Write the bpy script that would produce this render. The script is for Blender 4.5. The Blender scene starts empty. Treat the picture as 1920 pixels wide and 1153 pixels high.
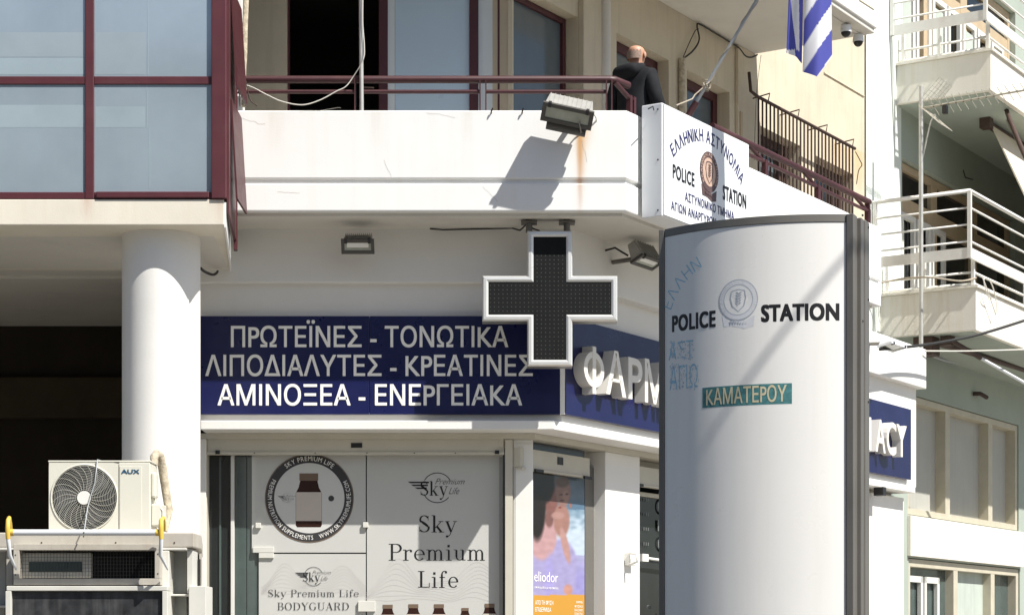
import bpy, math, random
from mathutils import Vector, Matrix
random.seed(7)
R = math.radians
scene = bpy.context.scene
COL = scene.collection

# ------------------------------------------------------------------ camera, sky, sun, exposure
FPX = 3775.0; CXP = 960.0; HY = 1210.0; EYE = 1.6      # focal length and horizon in photograph pixels
cam = bpy.data.cameras.new('camera'); camo = bpy.data.objects.new('camera', cam); COL.objects.link(camo)
camo.location = (0, 0, EYE); camo.rotation_euler = (R(90), 0, 0)
cam.sensor_width = 36; cam.lens = 36*FPX/1920; cam.shift_y = (HY-576.5)/1920
cam.clip_start = 0.1; cam.clip_end = 2000
scene.camera = camo
SUN = Vector((0.60, -0.515, 1.0)).normalized()
world = bpy.data.worlds.new('World'); scene.world = world; world.use_nodes = True
wn = world.node_tree; bgn = wn.nodes['Background']
sky = wn.nodes.new('ShaderNodeTexSky'); sky.sky_type = 'NISHITA'; sky.sun_disc = False
sky.sun_elevation = math.asin(SUN.z); sky.sun_rotation = math.atan2(SUN.x, SUN.y)
sky.air_density = 1.0; sky.dust_density = 1.5
wn.links.new(sky.outputs[0], bgn.inputs[0]); bgn.inputs[1].default_value = 0.065
sl = bpy.data.lights.new('sun', 'SUN'); sl.energy = 4.8; sl.angle = R(0.5); sl.color = (1.0, 0.965, 0.90)
so = bpy.data.objects.new('sun', sl); COL.objects.link(so); so.rotation_euler = SUN.to_track_quat('Z', 'Y').to_euler()
so.location = (5, -5, 20)
scene.view_settings.view_transform = 'Standard'; scene.view_settings.look = 'None'
scene.view_settings.exposure = 0.62; scene.view_settings.gamma = 1.0; scene.view_settings.use_curve_mapping = False

# ------------------------------------------------------------------ frames: u along a facade, v depth behind the eye, z up
class Frame:
    def __init__(s, phi, ox=0.0, oy=0.0):
        s.phi = phi; s.c = math.cos(phi); s.s = math.sin(phi); s.ox = ox; s.oy = oy
        s.off = -s.s*ox + s.c*oy
    def world(s, p):
        u, v, z = p
        return Vector((s.ox + s.c*u - s.s*v, s.oy + s.s*u + s.c*v, z))
    def pt(s, px, py, v):
        xp = (px-CXP)/FPX
        Y = (v + s.off)/(s.c - s.s*xp); X = xp*Y
        return ((X-s.ox)*s.c + (Y-s.oy)*s.s, v, EYE + (HY-py)*Y/FPX)
    def u(s, px, v): return s.pt(px, 0, v)[0]
    def z(s, px, py, v): return s.pt(px, py, v)[2]
F0 = Frame(0.0)
PHI = math.atan2(0.845, 0.534)
FS = Frame(PHI)
def corner(vf, vs):
    return ((-vs + FS.c*vf)/FS.s, vf)

# ------------------------------------------------------------------ materials
MATS = {}
def lin(c):
    return tuple(((x/255)/12.92 if x/255 <= 0.04045 else ((x/255+0.055)/1.055)**2.4) for x in c)
def mat(name, col, rough=0.6, metal=0.0, var=0.06, scale=3.0, bump=0.0, bscale=60.0, streak=0.0, stains=(), spec=0.5,
        coat=0.0, streak_col=None, trans=0.0, grime=0.0):
    m = bpy.data.materials.new(name); m.use_nodes = True; MATS[name] = m
    nt = m.node_tree; N = nt.nodes; L = nt.links; b = N['Principled BSDF']
    b.inputs['Roughness'].default_value = rough; b.inputs['Metallic'].default_value = metal
    b.inputs['Specular IOR Level'].default_value = spec
    if coat: b.inputs['Coat Weight'].default_value = coat; b.inputs['Coat Roughness'].default_value = 0.05
    if trans: b.inputs['Transmission Weight'].default_value = trans
    geo = N.new('ShaderNodeNewGeometry')
    def noise(sc, vec, det=5.0, ro=0.6):
        n = N.new('ShaderNodeTexNoise'); n.inputs['Scale'].default_value = sc; n.inputs['Detail'].default_value = det
        n.inputs['Roughness'].default_value = ro; L.new(vec, n.inputs['Vector']); return n.outputs['Fac']
    def ramp(src, a, c):
        r = N.new('ShaderNodeMapRange'); r.inputs['From Min'].default_value = a; r.inputs['From Max'].default_value = c
        L.new(src, r.inputs['Value']); return r.outputs['Result']
    def mth(op, a, c=None):
        q = N.new('ShaderNodeMath'); q.operation = op
        for i, x in enumerate((a, c)):
            if x is None: continue
            if isinstance(x, (int, float)): q.inputs[i].default_value = x
            else: L.new(x, q.inputs[i])
        return q.outputs[0]
    def mix(fac, A, B):
        q = N.new('ShaderNodeMix'); q.data_type = 'RGBA'
        if isinstance(fac, float): q.inputs[0].default_value = fac
        else: L.new(fac, q.inputs[0])
        for i, x in ((6, A), (7, B)):
            if isinstance(x, tuple): q.inputs[i].default_value = (*x[:3], 1)
            else: L.new(x, q.inputs[i])
        return q.outputs[2]
    pos = geo.outputs['Position']
    cur = tuple(col)
    if var:
        f = ramp(noise(scale, pos), 0.3, 0.7)
        cur = mix(f, tuple(c*(1-var) for c in col), tuple(min(1, c*(1+var)) for c in col))
    if streak:
        mp = N.new('ShaderNodeMapping'); mp.inputs['Scale'].default_value = (9, 9, 0.55); L.new(pos, mp.inputs[0])
        f = ramp(noise(1.0, mp.outputs[0], 6.0, 0.65), 0.50, 0.78)
        f = mth('MULTIPLY', f, streak)
        cur = mix(f, cur, streak_col or tuple(c*0.45 for c in col))
    if grime:
        f = mth('MULTIPLY', ramp(noise(1.3, pos, 8.0, 0.7), 0.52, 0.75), grime)
        cur = mix(f, cur, streak_col or tuple(c*0.5 for c in col))
    if stains:
        sep = N.new('ShaderNodeSeparateXYZ'); L.new(pos, sep.inputs[0])
        mp = N.new('ShaderNodeMapping'); mp.inputs['Scale'].default_value = (25, 25, 2.0); L.new(pos, mp.inputs[0])
        nz = ramp(noise(1.0, mp.outputs[0], 4.0), 0.3, 0.6)
        for (sx, w, zt, zb, c3, st) in stains:
            d = mth('DIVIDE', mth('SUBTRACT', sep.outputs[0], sx), w)
            g = mth('POWER', 2.718, mth('MULTIPLY', mth('MULTIPLY', d, d), -1.0))
            top = ramp(sep.outputs[2], zt+0.01, zt-0.02); bot = ramp(sep.outputs[2], zb, zt)
            f = mth('MULTIPLY', mth('MULTIPLY', g, top), mth('MULTIPLY', bot, st))
            f = mth('MULTIPLY', f, mth('ADD', mth('MULTIPLY', nz, 0.6), 0.4))
            cur = mix(f, cur, c3)
    if isinstance(cur, tuple): b.inputs['Base Color'].default_value = (*cur, 1)
    else: L.new(cur, b.inputs['Base Color'])
    if bump:
        bp = N.new('ShaderNodeBump'); bp.inputs['Strength'].default_value = bump; bp.inputs['Distance'].default_value = 0.01
        L.new(noise(bscale, pos, 4.0), bp.inputs['Height']); L.new(bp.outputs[0], b.inputs['Normal'])
    if rough > 0.12 and var:
        r = ramp(noise(scale*2.3, pos), 0.2, 0.8); r2 = mth('ADD', mth('MULTIPLY', r, 0.14), rough-0.07)
        L.new(r2, b.inputs['Roughness'])
    return m

RUST = (0.36, 0.12, 0.02)
M_white = mat('white_render', (0.79, 0.79, 0.775), 0.75, var=0.03, scale=1.5, bump=0.07, bscale=90, streak=0.22, grime=0.08,
              streak_col=(0.62, 0.58, 0.50),
              stains=[(0.545, 0.022, 5.78, 4.95, RUST, 1.0), (0.55, 0.045, 5.79, 5.05, (0.66, 0.38, 0.13), 0.8), (0.60, 0.05, 5.79, 5.55, (0.70, 0.42, 0.16), 0.5), (-1.1, 0.06, 5.89, 5.5, (0.60, 0.56, 0.48), 0.4), (-1.9, 0.10, 5.89, 5.4, (0.60, 0.56, 0.48), 0.45), (-0.35, 0.04, 5.89, 5.6, (0.60, 0.56, 0.48), 0.4), (1.6, 0.08, 5.9, 5.4, (0.62, 0.56, 0.46), 0.4), (2.9, 0.10, 5.9, 5.5, (0.62, 0.56, 0.46), 0.4)])
M_shopw = mat('shop_white_paint', (0.79, 0.775, 0.74), 0.55, var=0.025, scale=2, bump=0.08, grime=0.08)
M_soff = mat('soffit_paint', (0.64, 0.615, 0.56), 0.8, var=0.05, scale=1.2, bump=0.2, grime=0.25)
M_cream = mat('cream_render', (0.60, 0.53, 0.405), 0.85, var=0.06, scale=1.5, bump=0.3, bscale=80, streak=0.35, grime=0.25,
              streak_col=(0.33, 0.28, 0.20),
              stains=[(3.86, 0.22, 7.50, 6.9, (0.62, 0.36, 0.12), 0.55), (4.15, 0.14, 7.55, 7.0, (0.62, 0.38, 0.14), 0.6)])
M_fascia = mat('cream_fascia', (0.72, 0.67, 0.57), 0.8, var=0.06, scale=2, bump=0.1, bscale=70, streak=0.2,
               streak_col=(0.50, 0.40, 0.30),
               stains=[((163-960)*15/FPX, 0.045, 4.94, 4.72, (0.52, 0.32, 0.24), 0.55), ((412-960)*15/FPX, 0.075, 4.94, 4.70, (0.52, 0.34, 0.26), 0.5)])
M_red = mat('dark_red_metal', (0.056, 0.015, 0.018), 0.5, var=0.12, scale=6, grime=0.25, streak_col=(0.25, 0.12, 0.10))
M_redbay = mat('bay_red_metal', (0.088, 0.022, 0.028), 0.45, var=0.10, scale=5, grime=0.2, streak_col=(0.17, 0.09, 0.085))
M_redshade = mat('dark_red_frame', (0.070, 0.015, 0.019), 0.45, var=0.1, scale=5)
M_blueglass = mat('blue_glass_reflection_tint', (0.305, 0.37, 0.42), 0.10, var=0.13, scale=0.8, streak=0.2, streak_col=(0.38, 0.42, 0.44), grime=0.18, spec=0.6)  # pale streaks and tone variation stand in for soft reflections
M_paleglass = mat('pale_blue_panel', (0.52, 0.66, 0.78), 0.3, var=0.03, scale=1.2, spec=0.6)
M_palegrey = mat('pale_grey_panel', (0.70, 0.76, 0.78), 0.3, var=0.03, scale=1.2, spec=0.6)
M_darkglass = mat('dark_window_glass', (0.10, 0.125, 0.14), 0.12, var=0.15, scale=1.3, spec=0.7)
M_blackglass = mat('black_shop_glass', (0.018, 0.021, 0.022), 0.06, var=0.3, scale=2, spec=0.6)
M_greenglass = mat('greenish_glass', (0.07, 0.095, 0.09), 0.08, var=0.25, scale=2, spec=0.7)
M_black = mat('painted_darkness', (0.008, 0.008, 0.007), 0.9, var=0)  # darkness of unlit rooms and recesses put into the colour
M_brownwall = mat('darkened_room_wall', (0.022, 0.016, 0.010), 0.9, var=0.2, scale=2)  # near-black brown carries the gloom of the room behind the column
M_navy = mat('navy_sign_panel', (0.009, 0.012, 0.070), 0.30, var=0.12, scale=1.5, grime=0.2, streak_col=(0.05, 0.055, 0.13))
M_letter = mat('white_vinyl_lettering', (0.90, 0.885, 0.84), 0.5, var=0.02)
M_letter3d = mat('raised_white_letter', (0.74, 0.72, 0.67), 0.45, var=0.03, scale=4)
M_beige = mat('beige_shutter_metal', (0.55, 0.52, 0.44), 0.45, var=0.04, scale=4, grime=0.2)
M_alu = mat('dull_aluminium', (0.42, 0.41, 0.385), 0.38, metal=0.75, var=0.06, scale=3, streak=0.2)
M_alud = mat('dark_aluminium', (0.185, 0.175, 0.158), 0.48, metal=0.35, var=0.08, scale=3, streak=0.25)
M_silver = mat('silver_trim', (0.72, 0.72, 0.70), 0.32, metal=0.35, var=0.04, scale=5)
M_led = mat('black_led_board', (0.006, 0.007, 0.007), 0.8, var=0.2, scale=8, spec=0.25)
M_dot = mat('led_dot', (0.075, 0.08, 0.07), 0.35, var=0)
M_tot = mat('totem_white_panel', (0.86, 0.845, 0.81), 0.3, var=0.02, scale=1.0, coat=0.2, streak=0.22, streak_col=(0.62, 0.60, 0.56), grime=0.08)
M_signw = mat('lightbox_white', (0.78, 0.80, 0.82), 0.35, var=0.015, scale=2)
M_ink = mat('black_ink', (0.012, 0.012, 0.013), 0.45, var=0)
M_inkblue = mat('dark_blue_ink', (0.025, 0.025, 0.11), 0.45, var=0)
M_inkred = mat('dark_brown_ink', (0.10, 0.06, 0.06), 0.5, var=0.3, scale=30)
M_inktan = mat('copper_ink', (0.52, 0.36, 0.28), 0.5, var=0.2, scale=30)
M_ghost = mat('faded_grey_ink', (0.47, 0.50, 0.56), 0.4, var=0.05, scale=20)
M_ghostlt = mat('faded_light_ink', (0.60, 0.63, 0.68), 0.4, var=0.05, scale=20)
M_fadeblue = mat('faded_blue_ink', (0.30, 0.56, 0.70), 0.4, var=0.25, scale=60)
M_teal = mat('teal_tape', (0.06, 0.20, 0.21), 0.6, var=0.3, scale=60)
M_gold = mat('beige_print', (0.62, 0.56, 0.38), 0.5, var=0.1, scale=50)
M_film = mat('window_film_print', (0.54, 0.54, 0.515), 0.16, var=0.02, scale=1.5, coat=0.5)
M_filml = mat('pale_print', (0.60, 0.60, 0.58), 0.3, var=0)
M_pink = mat('pink_line_print', (0.50, 0.46, 0.46), 0.3, var=0)
M_bottle = mat('brown_bottle_print', (0.035, 0.014, 0.010), 0.25, var=0)
M_cap = mat('bronze_cap_print', (0.17, 0.12, 0.085), 0.3, var=0)
M_lab = mat('cream_label_print', (0.56, 0.50, 0.45), 0.3, var=0)
M_ac = mat('air_conditioner_plastic', (0.66, 0.645, 0.56), 0.42, var=0.03, scale=3)
M_plastic = mat('white_plastic', (0.76, 0.75, 0.71), 0.4, var=0.03)
M_kiosk = mat('kiosk_grey_paint', (0.42, 0.43, 0.42), 0.5, var=0.08, scale=2.5, streak=0.3, grime=0.2, streak_col=(0.30, 0.27, 0.21))
M_kioskb = mat('kiosk_beige_sheet', (0.47, 0.44, 0.385), 0.55, var=0.08, scale=2.5, streak=0.35, grime=0.3, streak_col=(0.26, 0.21, 0.15))
M_kwhite = mat('kiosk_white_frame', (0.62, 0.61, 0.56), 0.5, var=0.06, scale=3, grime=0.3)
M_dirtglass = mat('dirty_dark_awning', (0.030, 0.031, 0.033), 0.45, var=0.5, scale=14, streak=0.6, streak_col=(0.14, 0.14, 0.14))
M_yellow = mat('yellow_paint', (0.72, 0.48, 0.08), 0.5, var=0.1, scale=12)
M_pipe = mat('white_painted_pipe', (0.66, 0.68, 0.70), 0.4, var=0.04)
M_greypipe = mat('grey_conduit', (0.36, 0.38, 0.39), 0.5, var=0.08, scale=5)
M_cable = mat('black_cable', (0.02, 0.02, 0.02), 0.6, var=0)
M_wcable = mat('white_cable', (0.66, 0.64, 0.58), 0.6, var=0.05)
M_iron = mat('rusty_iron', (0.045, 0.022, 0.016), 0.7, var=0.4, scale=20)
M_blackp = mat('black_plastic', (0.018, 0.018, 0.019), 0.4, var=0)
M_lampbody = mat('lamp_body_grey', (0.36, 0.355, 0.335), 0.5, metal=0.2, var=0.1, scale=14, grime=0.3)
M_lampdark = mat('lamp_dark_rim', (0.07, 0.066, 0.06), 0.5, var=0.1)
M_lampglass = mat('lamp_glass', (0.34, 0.36, 0.30), 0.12, var=0.15, scale=8, spec=0.8)
M_mint = mat('mint_render_shaded', (0.35, 0.395, 0.345), 0.85, var=0.06, scale=1.4, bump=0.25, bscale=70, grime=0.25, streak_col=(0.36, 0.44, 0.38))  # mint darkened to the tone of its shaded areas
M_mintlit = mat('mint_render_sunlit', (0.72, 0.77, 0.72), 0.85, var=0.03, scale=1.4, bump=0.15, streak=0.12)  # paler copy of the mint for the sunlit wall
M_mbalc = mat('off_white_balcony_render', (0.77, 0.74, 0.665), 0.8, var=0.05, scale=1.5, bump=0.25, grime=0.15, streak=0.5, streak_col=(0.60, 0.50, 0.34))
M_rail = mat('white_railing_paint', (0.74, 0.73, 0.69), 0.45, var=0.05, scale=8, grime=0.5, streak_col=(0.42, 0.30, 0.20))
M_tan = mat('tan_window_frame', (0.47, 0.37, 0.245), 0.6, var=0.08, scale=5)
M_tanl = mat('pale_tan_frame', (0.50, 0.46, 0.36), 0.6, var=0.08, scale=5)
M_blind = mat('grey_beige_blind', (0.42, 0.415, 0.375), 0.6, var=0.05, scale=2, streak=0.2)
M_curtain = mat('pale_green_curtain', (0.45, 0.50, 0.45), 0.7, var=0.06, scale=4, streak=0.3)
M_doorw = mat('white_door_frame', (0.66, 0.655, 0.62), 0.5, var=0.04)
M_darkwood = mat('dark_wood_frame', (0.06, 0.032, 0.024), 0.6, var=0.2, scale=6)
M_awning = mat('cream_awning_cloth', (0.66, 0.58, 0.46), 0.8, var=0.04, scale=3)
M_antenna = mat('antenna_metal', (0.50, 0.47, 0.40), 0.45, metal=0.3, var=0.1)
M_asphalt = mat('asphalt', (0.052, 0.052, 0.054), 0.9, var=0.2, scale=2, bump=0.4, bscale=120)
M_pave = mat('pavement_slab', (0.24, 0.225, 0.20), 0.85, var=0.12, scale=2, bump=0.3, bscale=60)
M_paint = mat('road_paint', (0.75, 0.75, 0.72), 0.7, var=0.1)
M_skin = mat('skin', (0.50, 0.27, 0.18), 0.5, var=0.10, scale=14)
M_hair = mat('grey_stubble_hair', (0.27, 0.19, 0.15), 0.8, var=0.35, scale=70)
M_jacket = mat('black_jacket_cloth', (0.010, 0.011, 0.014), 0.85, var=0.3, scale=8, bump=0.3, bscale=25, spec=0.3)
M_jeans = mat('dark_trousers', (0.012, 0.013, 0.02), 0.9, var=0.2)
M_wpaint2 = mat('opposite_facade_paint', (0.30, 0.28, 0.24), 0.8, var=0.05)
M_rope = mat('rope', (0.38, 0.33, 0.26), 0.9, var=0.2, scale=40)
M_wrap = mat('pipe_lagging', (0.47, 0.41, 0.31), 0.9, var=0.35, scale=25, bump=0.8, bscale=40)
M_polew = mat('galvanised_pole', (0.50, 0.50, 0.47), 0.4, metal=0.4, var=0.1, scale=8)
M_orange = mat('orange_print', (0.72, 0.36, 0.04), 0.3, var=0)

M_blueglass.node_tree.nodes['Principled BSDF'].inputs['IOR'].default_value = 2.5

# ------------------------------------------------------------------ fonts as meshes (built-in font)
_gc = {}
def glyphs(body, off=0.0, ext=0.0, shear=0.0, spacing=1.0, res=3):
    body = body.replace('Κ', 'K').replace('Ρ', 'P').replace('Ζ', 'Z')
    key = (body, off, ext, shear, spacing, res)
    if key in _gc: return _gc[key]
    c = bpy.data.curves.new('txt', 'FONT'); c.body = body; c.size = 1; c.offset = off; c.extrude = ext
    c.shear = shear; c.space_character = spacing; c.resolution_u = res
    o = bpy.data.objects.new('txt', c); COL.objects.link(o)
    dg = bpy.context.evaluated_depsgraph_get(); dg.update()
    m = bpy.data.meshes.new_from_object(o.evaluated_get(dg))
    vs = [tuple(v.co) for v in m.vertices]; fs = [tuple(p.vertices) for p in m.polygons]
    bpy.data.objects.remove(o); bpy.data.curves.remove(c); bpy.data.meshes.remove(m)
    xs = [v[0] for v in vs] or [0, 1]; ys = [v[1] for v in vs] or [0, 1]
    r = (vs, fs, min(xs), max(xs), min(ys), max(ys)); _gc[key] = r
    return r
_h = glyphs('H'); CAPH = _h[5]-_h[4]

# ------------------------------------------------------------------ mesh builder
class MB:
    def __init__(s): s.v = []; s.f = []; s.sm = []; s.mi = []; s.M = None; s.cols = None
    def add(s, vs, fs, smooth=False, mi=0):
        o = len(s.v)
        if s.M is not None: vs = [tuple(s.M @ Vector(p)) for p in vs]
        s.v += [tuple(p) for p in vs]
        for f in fs: s.f.append(tuple(i+o for i in f)); s.sm.append(smooth); s.mi.append(mi)
        return s
    def box(s, u0, u1, v0, v1, z0, z1, mi=0):
        if u0 > u1: u0, u1 = u1, u0
        if v0 > v1: v0, v1 = v1, v0
        if z0 > z1: z0, z1 = z1, z0
        return s.add([(u0,v0,z0),(u1,v0,z0),(u1,v1,z0),(u0,v1,z0),(u0,v0,z1),(u1,v0,z1),(u1,v1,z1),(u0,v1,z1)],
              [(0,3,2,1),(4,5,6,7),(0,1,5,4),(1,2,6,5),(2,3,7,6),(3,0,4,7)], mi=mi)
    def pbox(s, fr, px0, py0, px1, py1, v0, v1):
        a = fr.pt(px0, py0, v0); b = fr.pt(px1, py1, v0)
        return s.box(a[0], b[0], v0, v1, b[2], a[2])
    def plan(s, poly, z0, z1):                      # vertical prism over a plan polygon (counter-clockwise seen from above)
        n = len(poly)
        vs = [(p[0], p[1], z0) for p in poly] + [(p[0], p[1], z1) for p in poly]
        fs = [tuple(range(n-1, -1, -1)), tuple(range(n, 2*n))] + [(i, (i+1) % n, n+(i+1) % n, n+i) for i in range(n)]
        return s.add(vs, fs)
    def face_prism(s, poly, v0, v1, mi=0):          # polygon in (u,z), from v0 (front) to v1 (back)
        n = len(poly)
        vs = [(p[0], v0, p[1]) for p in poly] + [(p[0], v1, p[1]) for p in poly]
        fs = [tuple(range(n)), tuple(range(2*n-1, n-1, -1))] + [(i, n+i, n+(i+1) % n, (i+1) % n) for i in range(n)]
        return s.add(vs, fs, mi=mi)
    def flat(s, poly, v, mi=0):                     # one flat printed polygon in (u,z)
        return s.add([(p[0], v, p[1]) for p in poly], [tuple(range(len(poly)))], mi=mi)
    def tube(s, pts, r, n=10, cap=True, smooth=True):
        pts = [Vector(p) for p in pts]; m = len(pts); rs = r if isinstance(r, (list, tuple)) else [r]*m
        vs = []; fs = []; up = None
        for i, p in enumerate(pts):
            d = (pts[min(i+1, m-1)]-pts[max(i-1, 0)]).normalized()
            if up is None:
                up = Vector((0, 0, 1)) if abs(d.z) < 0.9 else Vector((1, 0, 0))
            a = d.cross(up).normalized(); b = a.cross(d).normalized(); up = b
            for k in range(n):
                t = 2*math.pi*k/n; vs.append(tuple(p + (a*math.cos(t)+b*math.sin(t))*rs[i]))
        for i in range(m-1):
            for k in range(n):
                fs.append((i*n+k, i*n+(k+1) % n, (i+1)*n+(k+1) % n, (i+1)*n+k))
        s.add(vs, fs, smooth)
        if cap: s.add(vs[:n], [tuple(range(n-1, -1, -1))]); s.add(vs[-n:], [tuple(range(n))])
        return s
    def cyl(s, c, r0, r1, z0, z1, n=24, smooth=True):
        return s.tube([(c[0], c[1], z0), (c[0], c[1], z1)], [r0, r1], n, True, smooth)
    def ball(s, c, r, n=12, sc=(1, 1, 1)):
        vs = []; fs = []; h = n//2
        for i in range(h+1):
            a = math.pi*i/h
            for k in range(n):
                b = 2*math.pi*k/n
                vs.append((c[0]+r*sc[0]*math.sin(a)*math.cos(b), c[1]+r*sc[1]*math.sin(a)*math.sin(b), c[2]+r*sc[2]*math.cos(a)))
        for i in range(h):
            for k in range(n): fs.append((i*n+k, (i+1)*n+k, (i+1)*n+(k+1) % n, i*n+(k+1) % n))
        return s.add(vs, fs, True)
    def disc(s, cu, cz, r, v, n=32, rz=None):
        rz = rz or r
        return s.flat([(cu+r*math.cos(2*math.pi*k/n), cz+rz*math.sin(2*math.pi*k/n)) for k in range(n)], v)
    def ring(s, cu, cz, r0, r1, v, n=48, a0=0, a1=360, v1=None, fn=None):
        vs = []; fs = []
        full = abs(a1-a0) >= 360
        for k in range(n+1):
            a = R(a0+(a1-a0)*k/n)
            for r in (r0, r1):
                q = (cu+r*math.cos(a), cz+r*math.sin(a)); vs.append(fn(*q) if fn else (q[0], v, q[1]))
        for k in range(n): fs.append((2*k, 2*k+2, 2*k+3, 2*k+1) if a1 > a0 else (2*k, 2*k+1, 2*k+3, 2*k+2))
        s.add(vs, fs)
        if v1 is not None:
            for j in (0, 1):
                w = []
                for k in range(n+1):
                    a = R(a0+(a1-a0)*k/n); r = (r0, r1)[j]
                    w += [(cu+r*math.cos(a), v, cz+r*math.sin(a)), (cu+r*math.cos(a), v1, cz+r*math.sin(a))]
                s.add(w, [(2*k, 2*k+1, 2*k+3, 2*k+2) for k in range(n)])
        return s
    def ribbon(s, pts, w, v, fn=None):
        vs = []; fs = []
        for i, p in enumerate(pts):
            a = pts[max(i-1, 0)]; b = pts[min(i+1, len(pts)-1)]; dx = b[0]-a[0]; dz = b[1]-a[1]; l = math.hypot(dx, dz) or 1
            ww = w[i] if isinstance(w, (list, tuple)) else w
            nx, nz = -dz/l*ww/2, dx/l*ww/2
            for q in ((p[0]+nx, p[1]+nz), (p[0]-nx, p[1]-nz)): vs.append(fn(*q) if fn else (q[0], v, q[1]))
        for i in range(len(pts)-1): fs.append((2*i, 2*i+1, 2*i+3, 2*i+2))
        return s.add(vs, fs)
    def text(s, body, u0, u1, z0, z1, v, off=0.0, depth=0.0, shear=0.0, spacing=1.0, fn=None, fit=True, res=3, bold=0.0):
        """lettering whose capitals stand between z0 and z1, stretched to run from u0 to u1; bold thickens the strokes"""
        if bold:
            w = bold*(z1-z0)
            for k, (dx, dz) in enumerate(((-1, -.8), (1, -.8), (1, .8), (-1, .8), (0, 0), (-.5, .8), (.5, -.8))):
                f2 = (lambda x, z, dx=dx, dz=dz, k=k: (lambda p: (p[0], p[1]-0.00006*k, p[2]))(fn(x+dx*w, z+dz*w))) if fn else (lambda x, z, dx=dx, dz=dz, k=k: (x+dx*w, v-0.0002*k, z+dz*w))
                s.text(body, u0+w, u1-w, z0+.8*w, z1-.8*w, v, off, 0.0, shear, spacing, f2, fit, res)
            return s
        sz = (z1-z0)/CAPH
        vs, fs, x0, x1, y0, y1 = glyphs(body, off, 0.5 if depth else 0.0, shear, spacing, res)
        sx = (u1-u0)/(x1-x0) if fit else sz
        out = []
        for (x, y, w) in vs:
            q = (u0+(x-x0)*sx, z0+y*sz)
            dv = v + (0.5-w)*depth if depth else v
            if fn:
                p = fn(*q); out.append(p)
            else: out.append((q[0], dv, q[1]))
        return s.add(out, fs)
    def arc_text(s, body, cu, cz, rad, a0, a1, h, v, off=0.0, fn=None, wf=1.0, inside=False, bold=0.0):
        """each character turned on an arc from angle a0 to a1 (degrees)"""
        if bold:
            w = bold*h
            for k, (dx, dz) in enumerate(((-1, -1), (1, -1), (1, 1), (-1, 1))):
                f2 = lambda x, z, dx=dx, dz=dz, k=k: (x+dx*w, v-0.0002*k, z+dz*w)
                s.arc_text(body, cu, cz, rad, a0, a1, h, v, off, f2, wf, inside)
            return s
        ws = [0.34 if ch == ' ' else (lambda g: g[3]-g[2]+0.17)(glyphs(ch, off, res=2)) for ch in body]; acc = 0
        wf = abs(R(a1-a0))*(rad+(0.5*h if not inside else -0.3*h))/(sum(ws)*h/CAPH)
        for i, ch in enumerate(body):
            a = a0+(a1-a0)*(acc+ws[i]/2)/sum(ws); acc += ws[i]
            if ch == ' ': continue
            vs, fs, x0, x1, y0, y1 = glyphs(ch, off, res=2)
            sz = h/CAPH; rot = R(a+90 if inside else a-90); ca, sa = math.cos(rot), math.sin(rot)
            bx, bz = cu+rad*math.cos(R(a)), cz+rad*math.sin(R(a)); out = []
            for (x, y, w) in vs:
                lx = (x-(x0+x1)/2)*sz*wf; lz = y*sz
                q = (bx+lx*ca-lz*sa, bz+lx*sa+lz*ca); out.append(fn(*q) if fn else (q[0], v, q[1]))
            s.add(out, fs)
        return s

class Thing:
    def __init__(s, name, label, cat, fr=F0, group=None, kind=None):
        s.name = name; s.label = label; s.cat = cat; s.fr = fr; s.group = group; s.kind = kind; s.parts = []
    def part(s, name, mb, m, parent=None, label=None, bevel=0.0, kind=None, mods=None):
        s.parts.append(dict(name=name, mb=mb, mats=m if isinstance(m, list) else [m], parent=parent, label=label, bevel=bevel, kind=kind, mods=mods))
        return len(s.parts)-1
    def done(s):
        allv = [p for q in s.parts for p in q['mb'].v]
        lo = [min(p[i] for p in allv) for i in range(3)]; hi = [max(p[i] for p in allv) for i in range(3)]
        org = ((lo[0]+hi[0])/2, (lo[1]+hi[1])/2, lo[2]); W = s.fr.world(org)
        single = len(s.parts) == 1 and not s.parts[0].get('force')
        root = None
        if not single:
            root = bpy.data.objects.new(s.name, None); COL.objects.link(root)
            root.location = W; root.rotation_euler = (0, 0, s.fr.phi); root.empty_display_size = 0.2
        objs = []
        for q in s.parts:
            mb = q['mb']; nm = s.name if single else q['name']
            me = bpy.data.meshes.new(nm); me.from_pydata([(p[0]-org[0], p[1]-org[1], p[2]-org[2]) for p in mb.v], [], mb.f)
            me.polygons.foreach_set('use_smooth', mb.sm); me.polygons.foreach_set('material_index', mb.mi)
            for m in q['mats']: me.materials.append(m)
            if mb.cols:
                ca = me.color_attributes.new('print', 'FLOAT_COLOR', 'POINT')
                for i, c in enumerate(mb.cols): ca.data[i].color = (*c, 1)
            me.update()
            o = bpy.data.objects.new(nm, me); COL.objects.link(o)
            if q['bevel']:
                b = o.modifiers.new('bevel', 'BEVEL'); b.width = q['bevel']; b.segments = 2; b.limit_method = 'ANGLE'; b.angle_limit = R(40)
            if q['mods']: q['mods'](o)
            if q['label']: o['label'] = q['label']
            if q['kind']: o['kind'] = q['kind']
            if single: o.location = W; o.rotation_euler = (0, 0, s.fr.phi); root = o
            else: o.parent = objs[q['parent']] if q['parent'] is not None else root
            objs.append(o)
        if s.kind: root['kind'] = s.kind
        if s.cat: root['category'] = s.cat
        if s.label: root['label'] = s.label
        if s.group: root['group'] = s.group
        s.root = root; s.objs = objs
        return root
def copy_tree(root, W, rz, label=None):
    c = root.copy(); COL.objects.link(c); c.location = W; c.rotation_euler = (0, 0, rz)
    if label: c['label'] = label
    def rec(a, b):
        for ch in a.children:
            d = ch.copy(); COL.objects.link(d); d.parent = b; rec(ch, d)
    rec(root, c); return c
def one(name, label, cat, mb, m, fr=F0, group=None, kind=None, bevel=0.0):
    t = Thing(name, label, cat, fr, group, kind); t.part(name, mb, m, bevel=bevel); return t.done()

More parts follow.
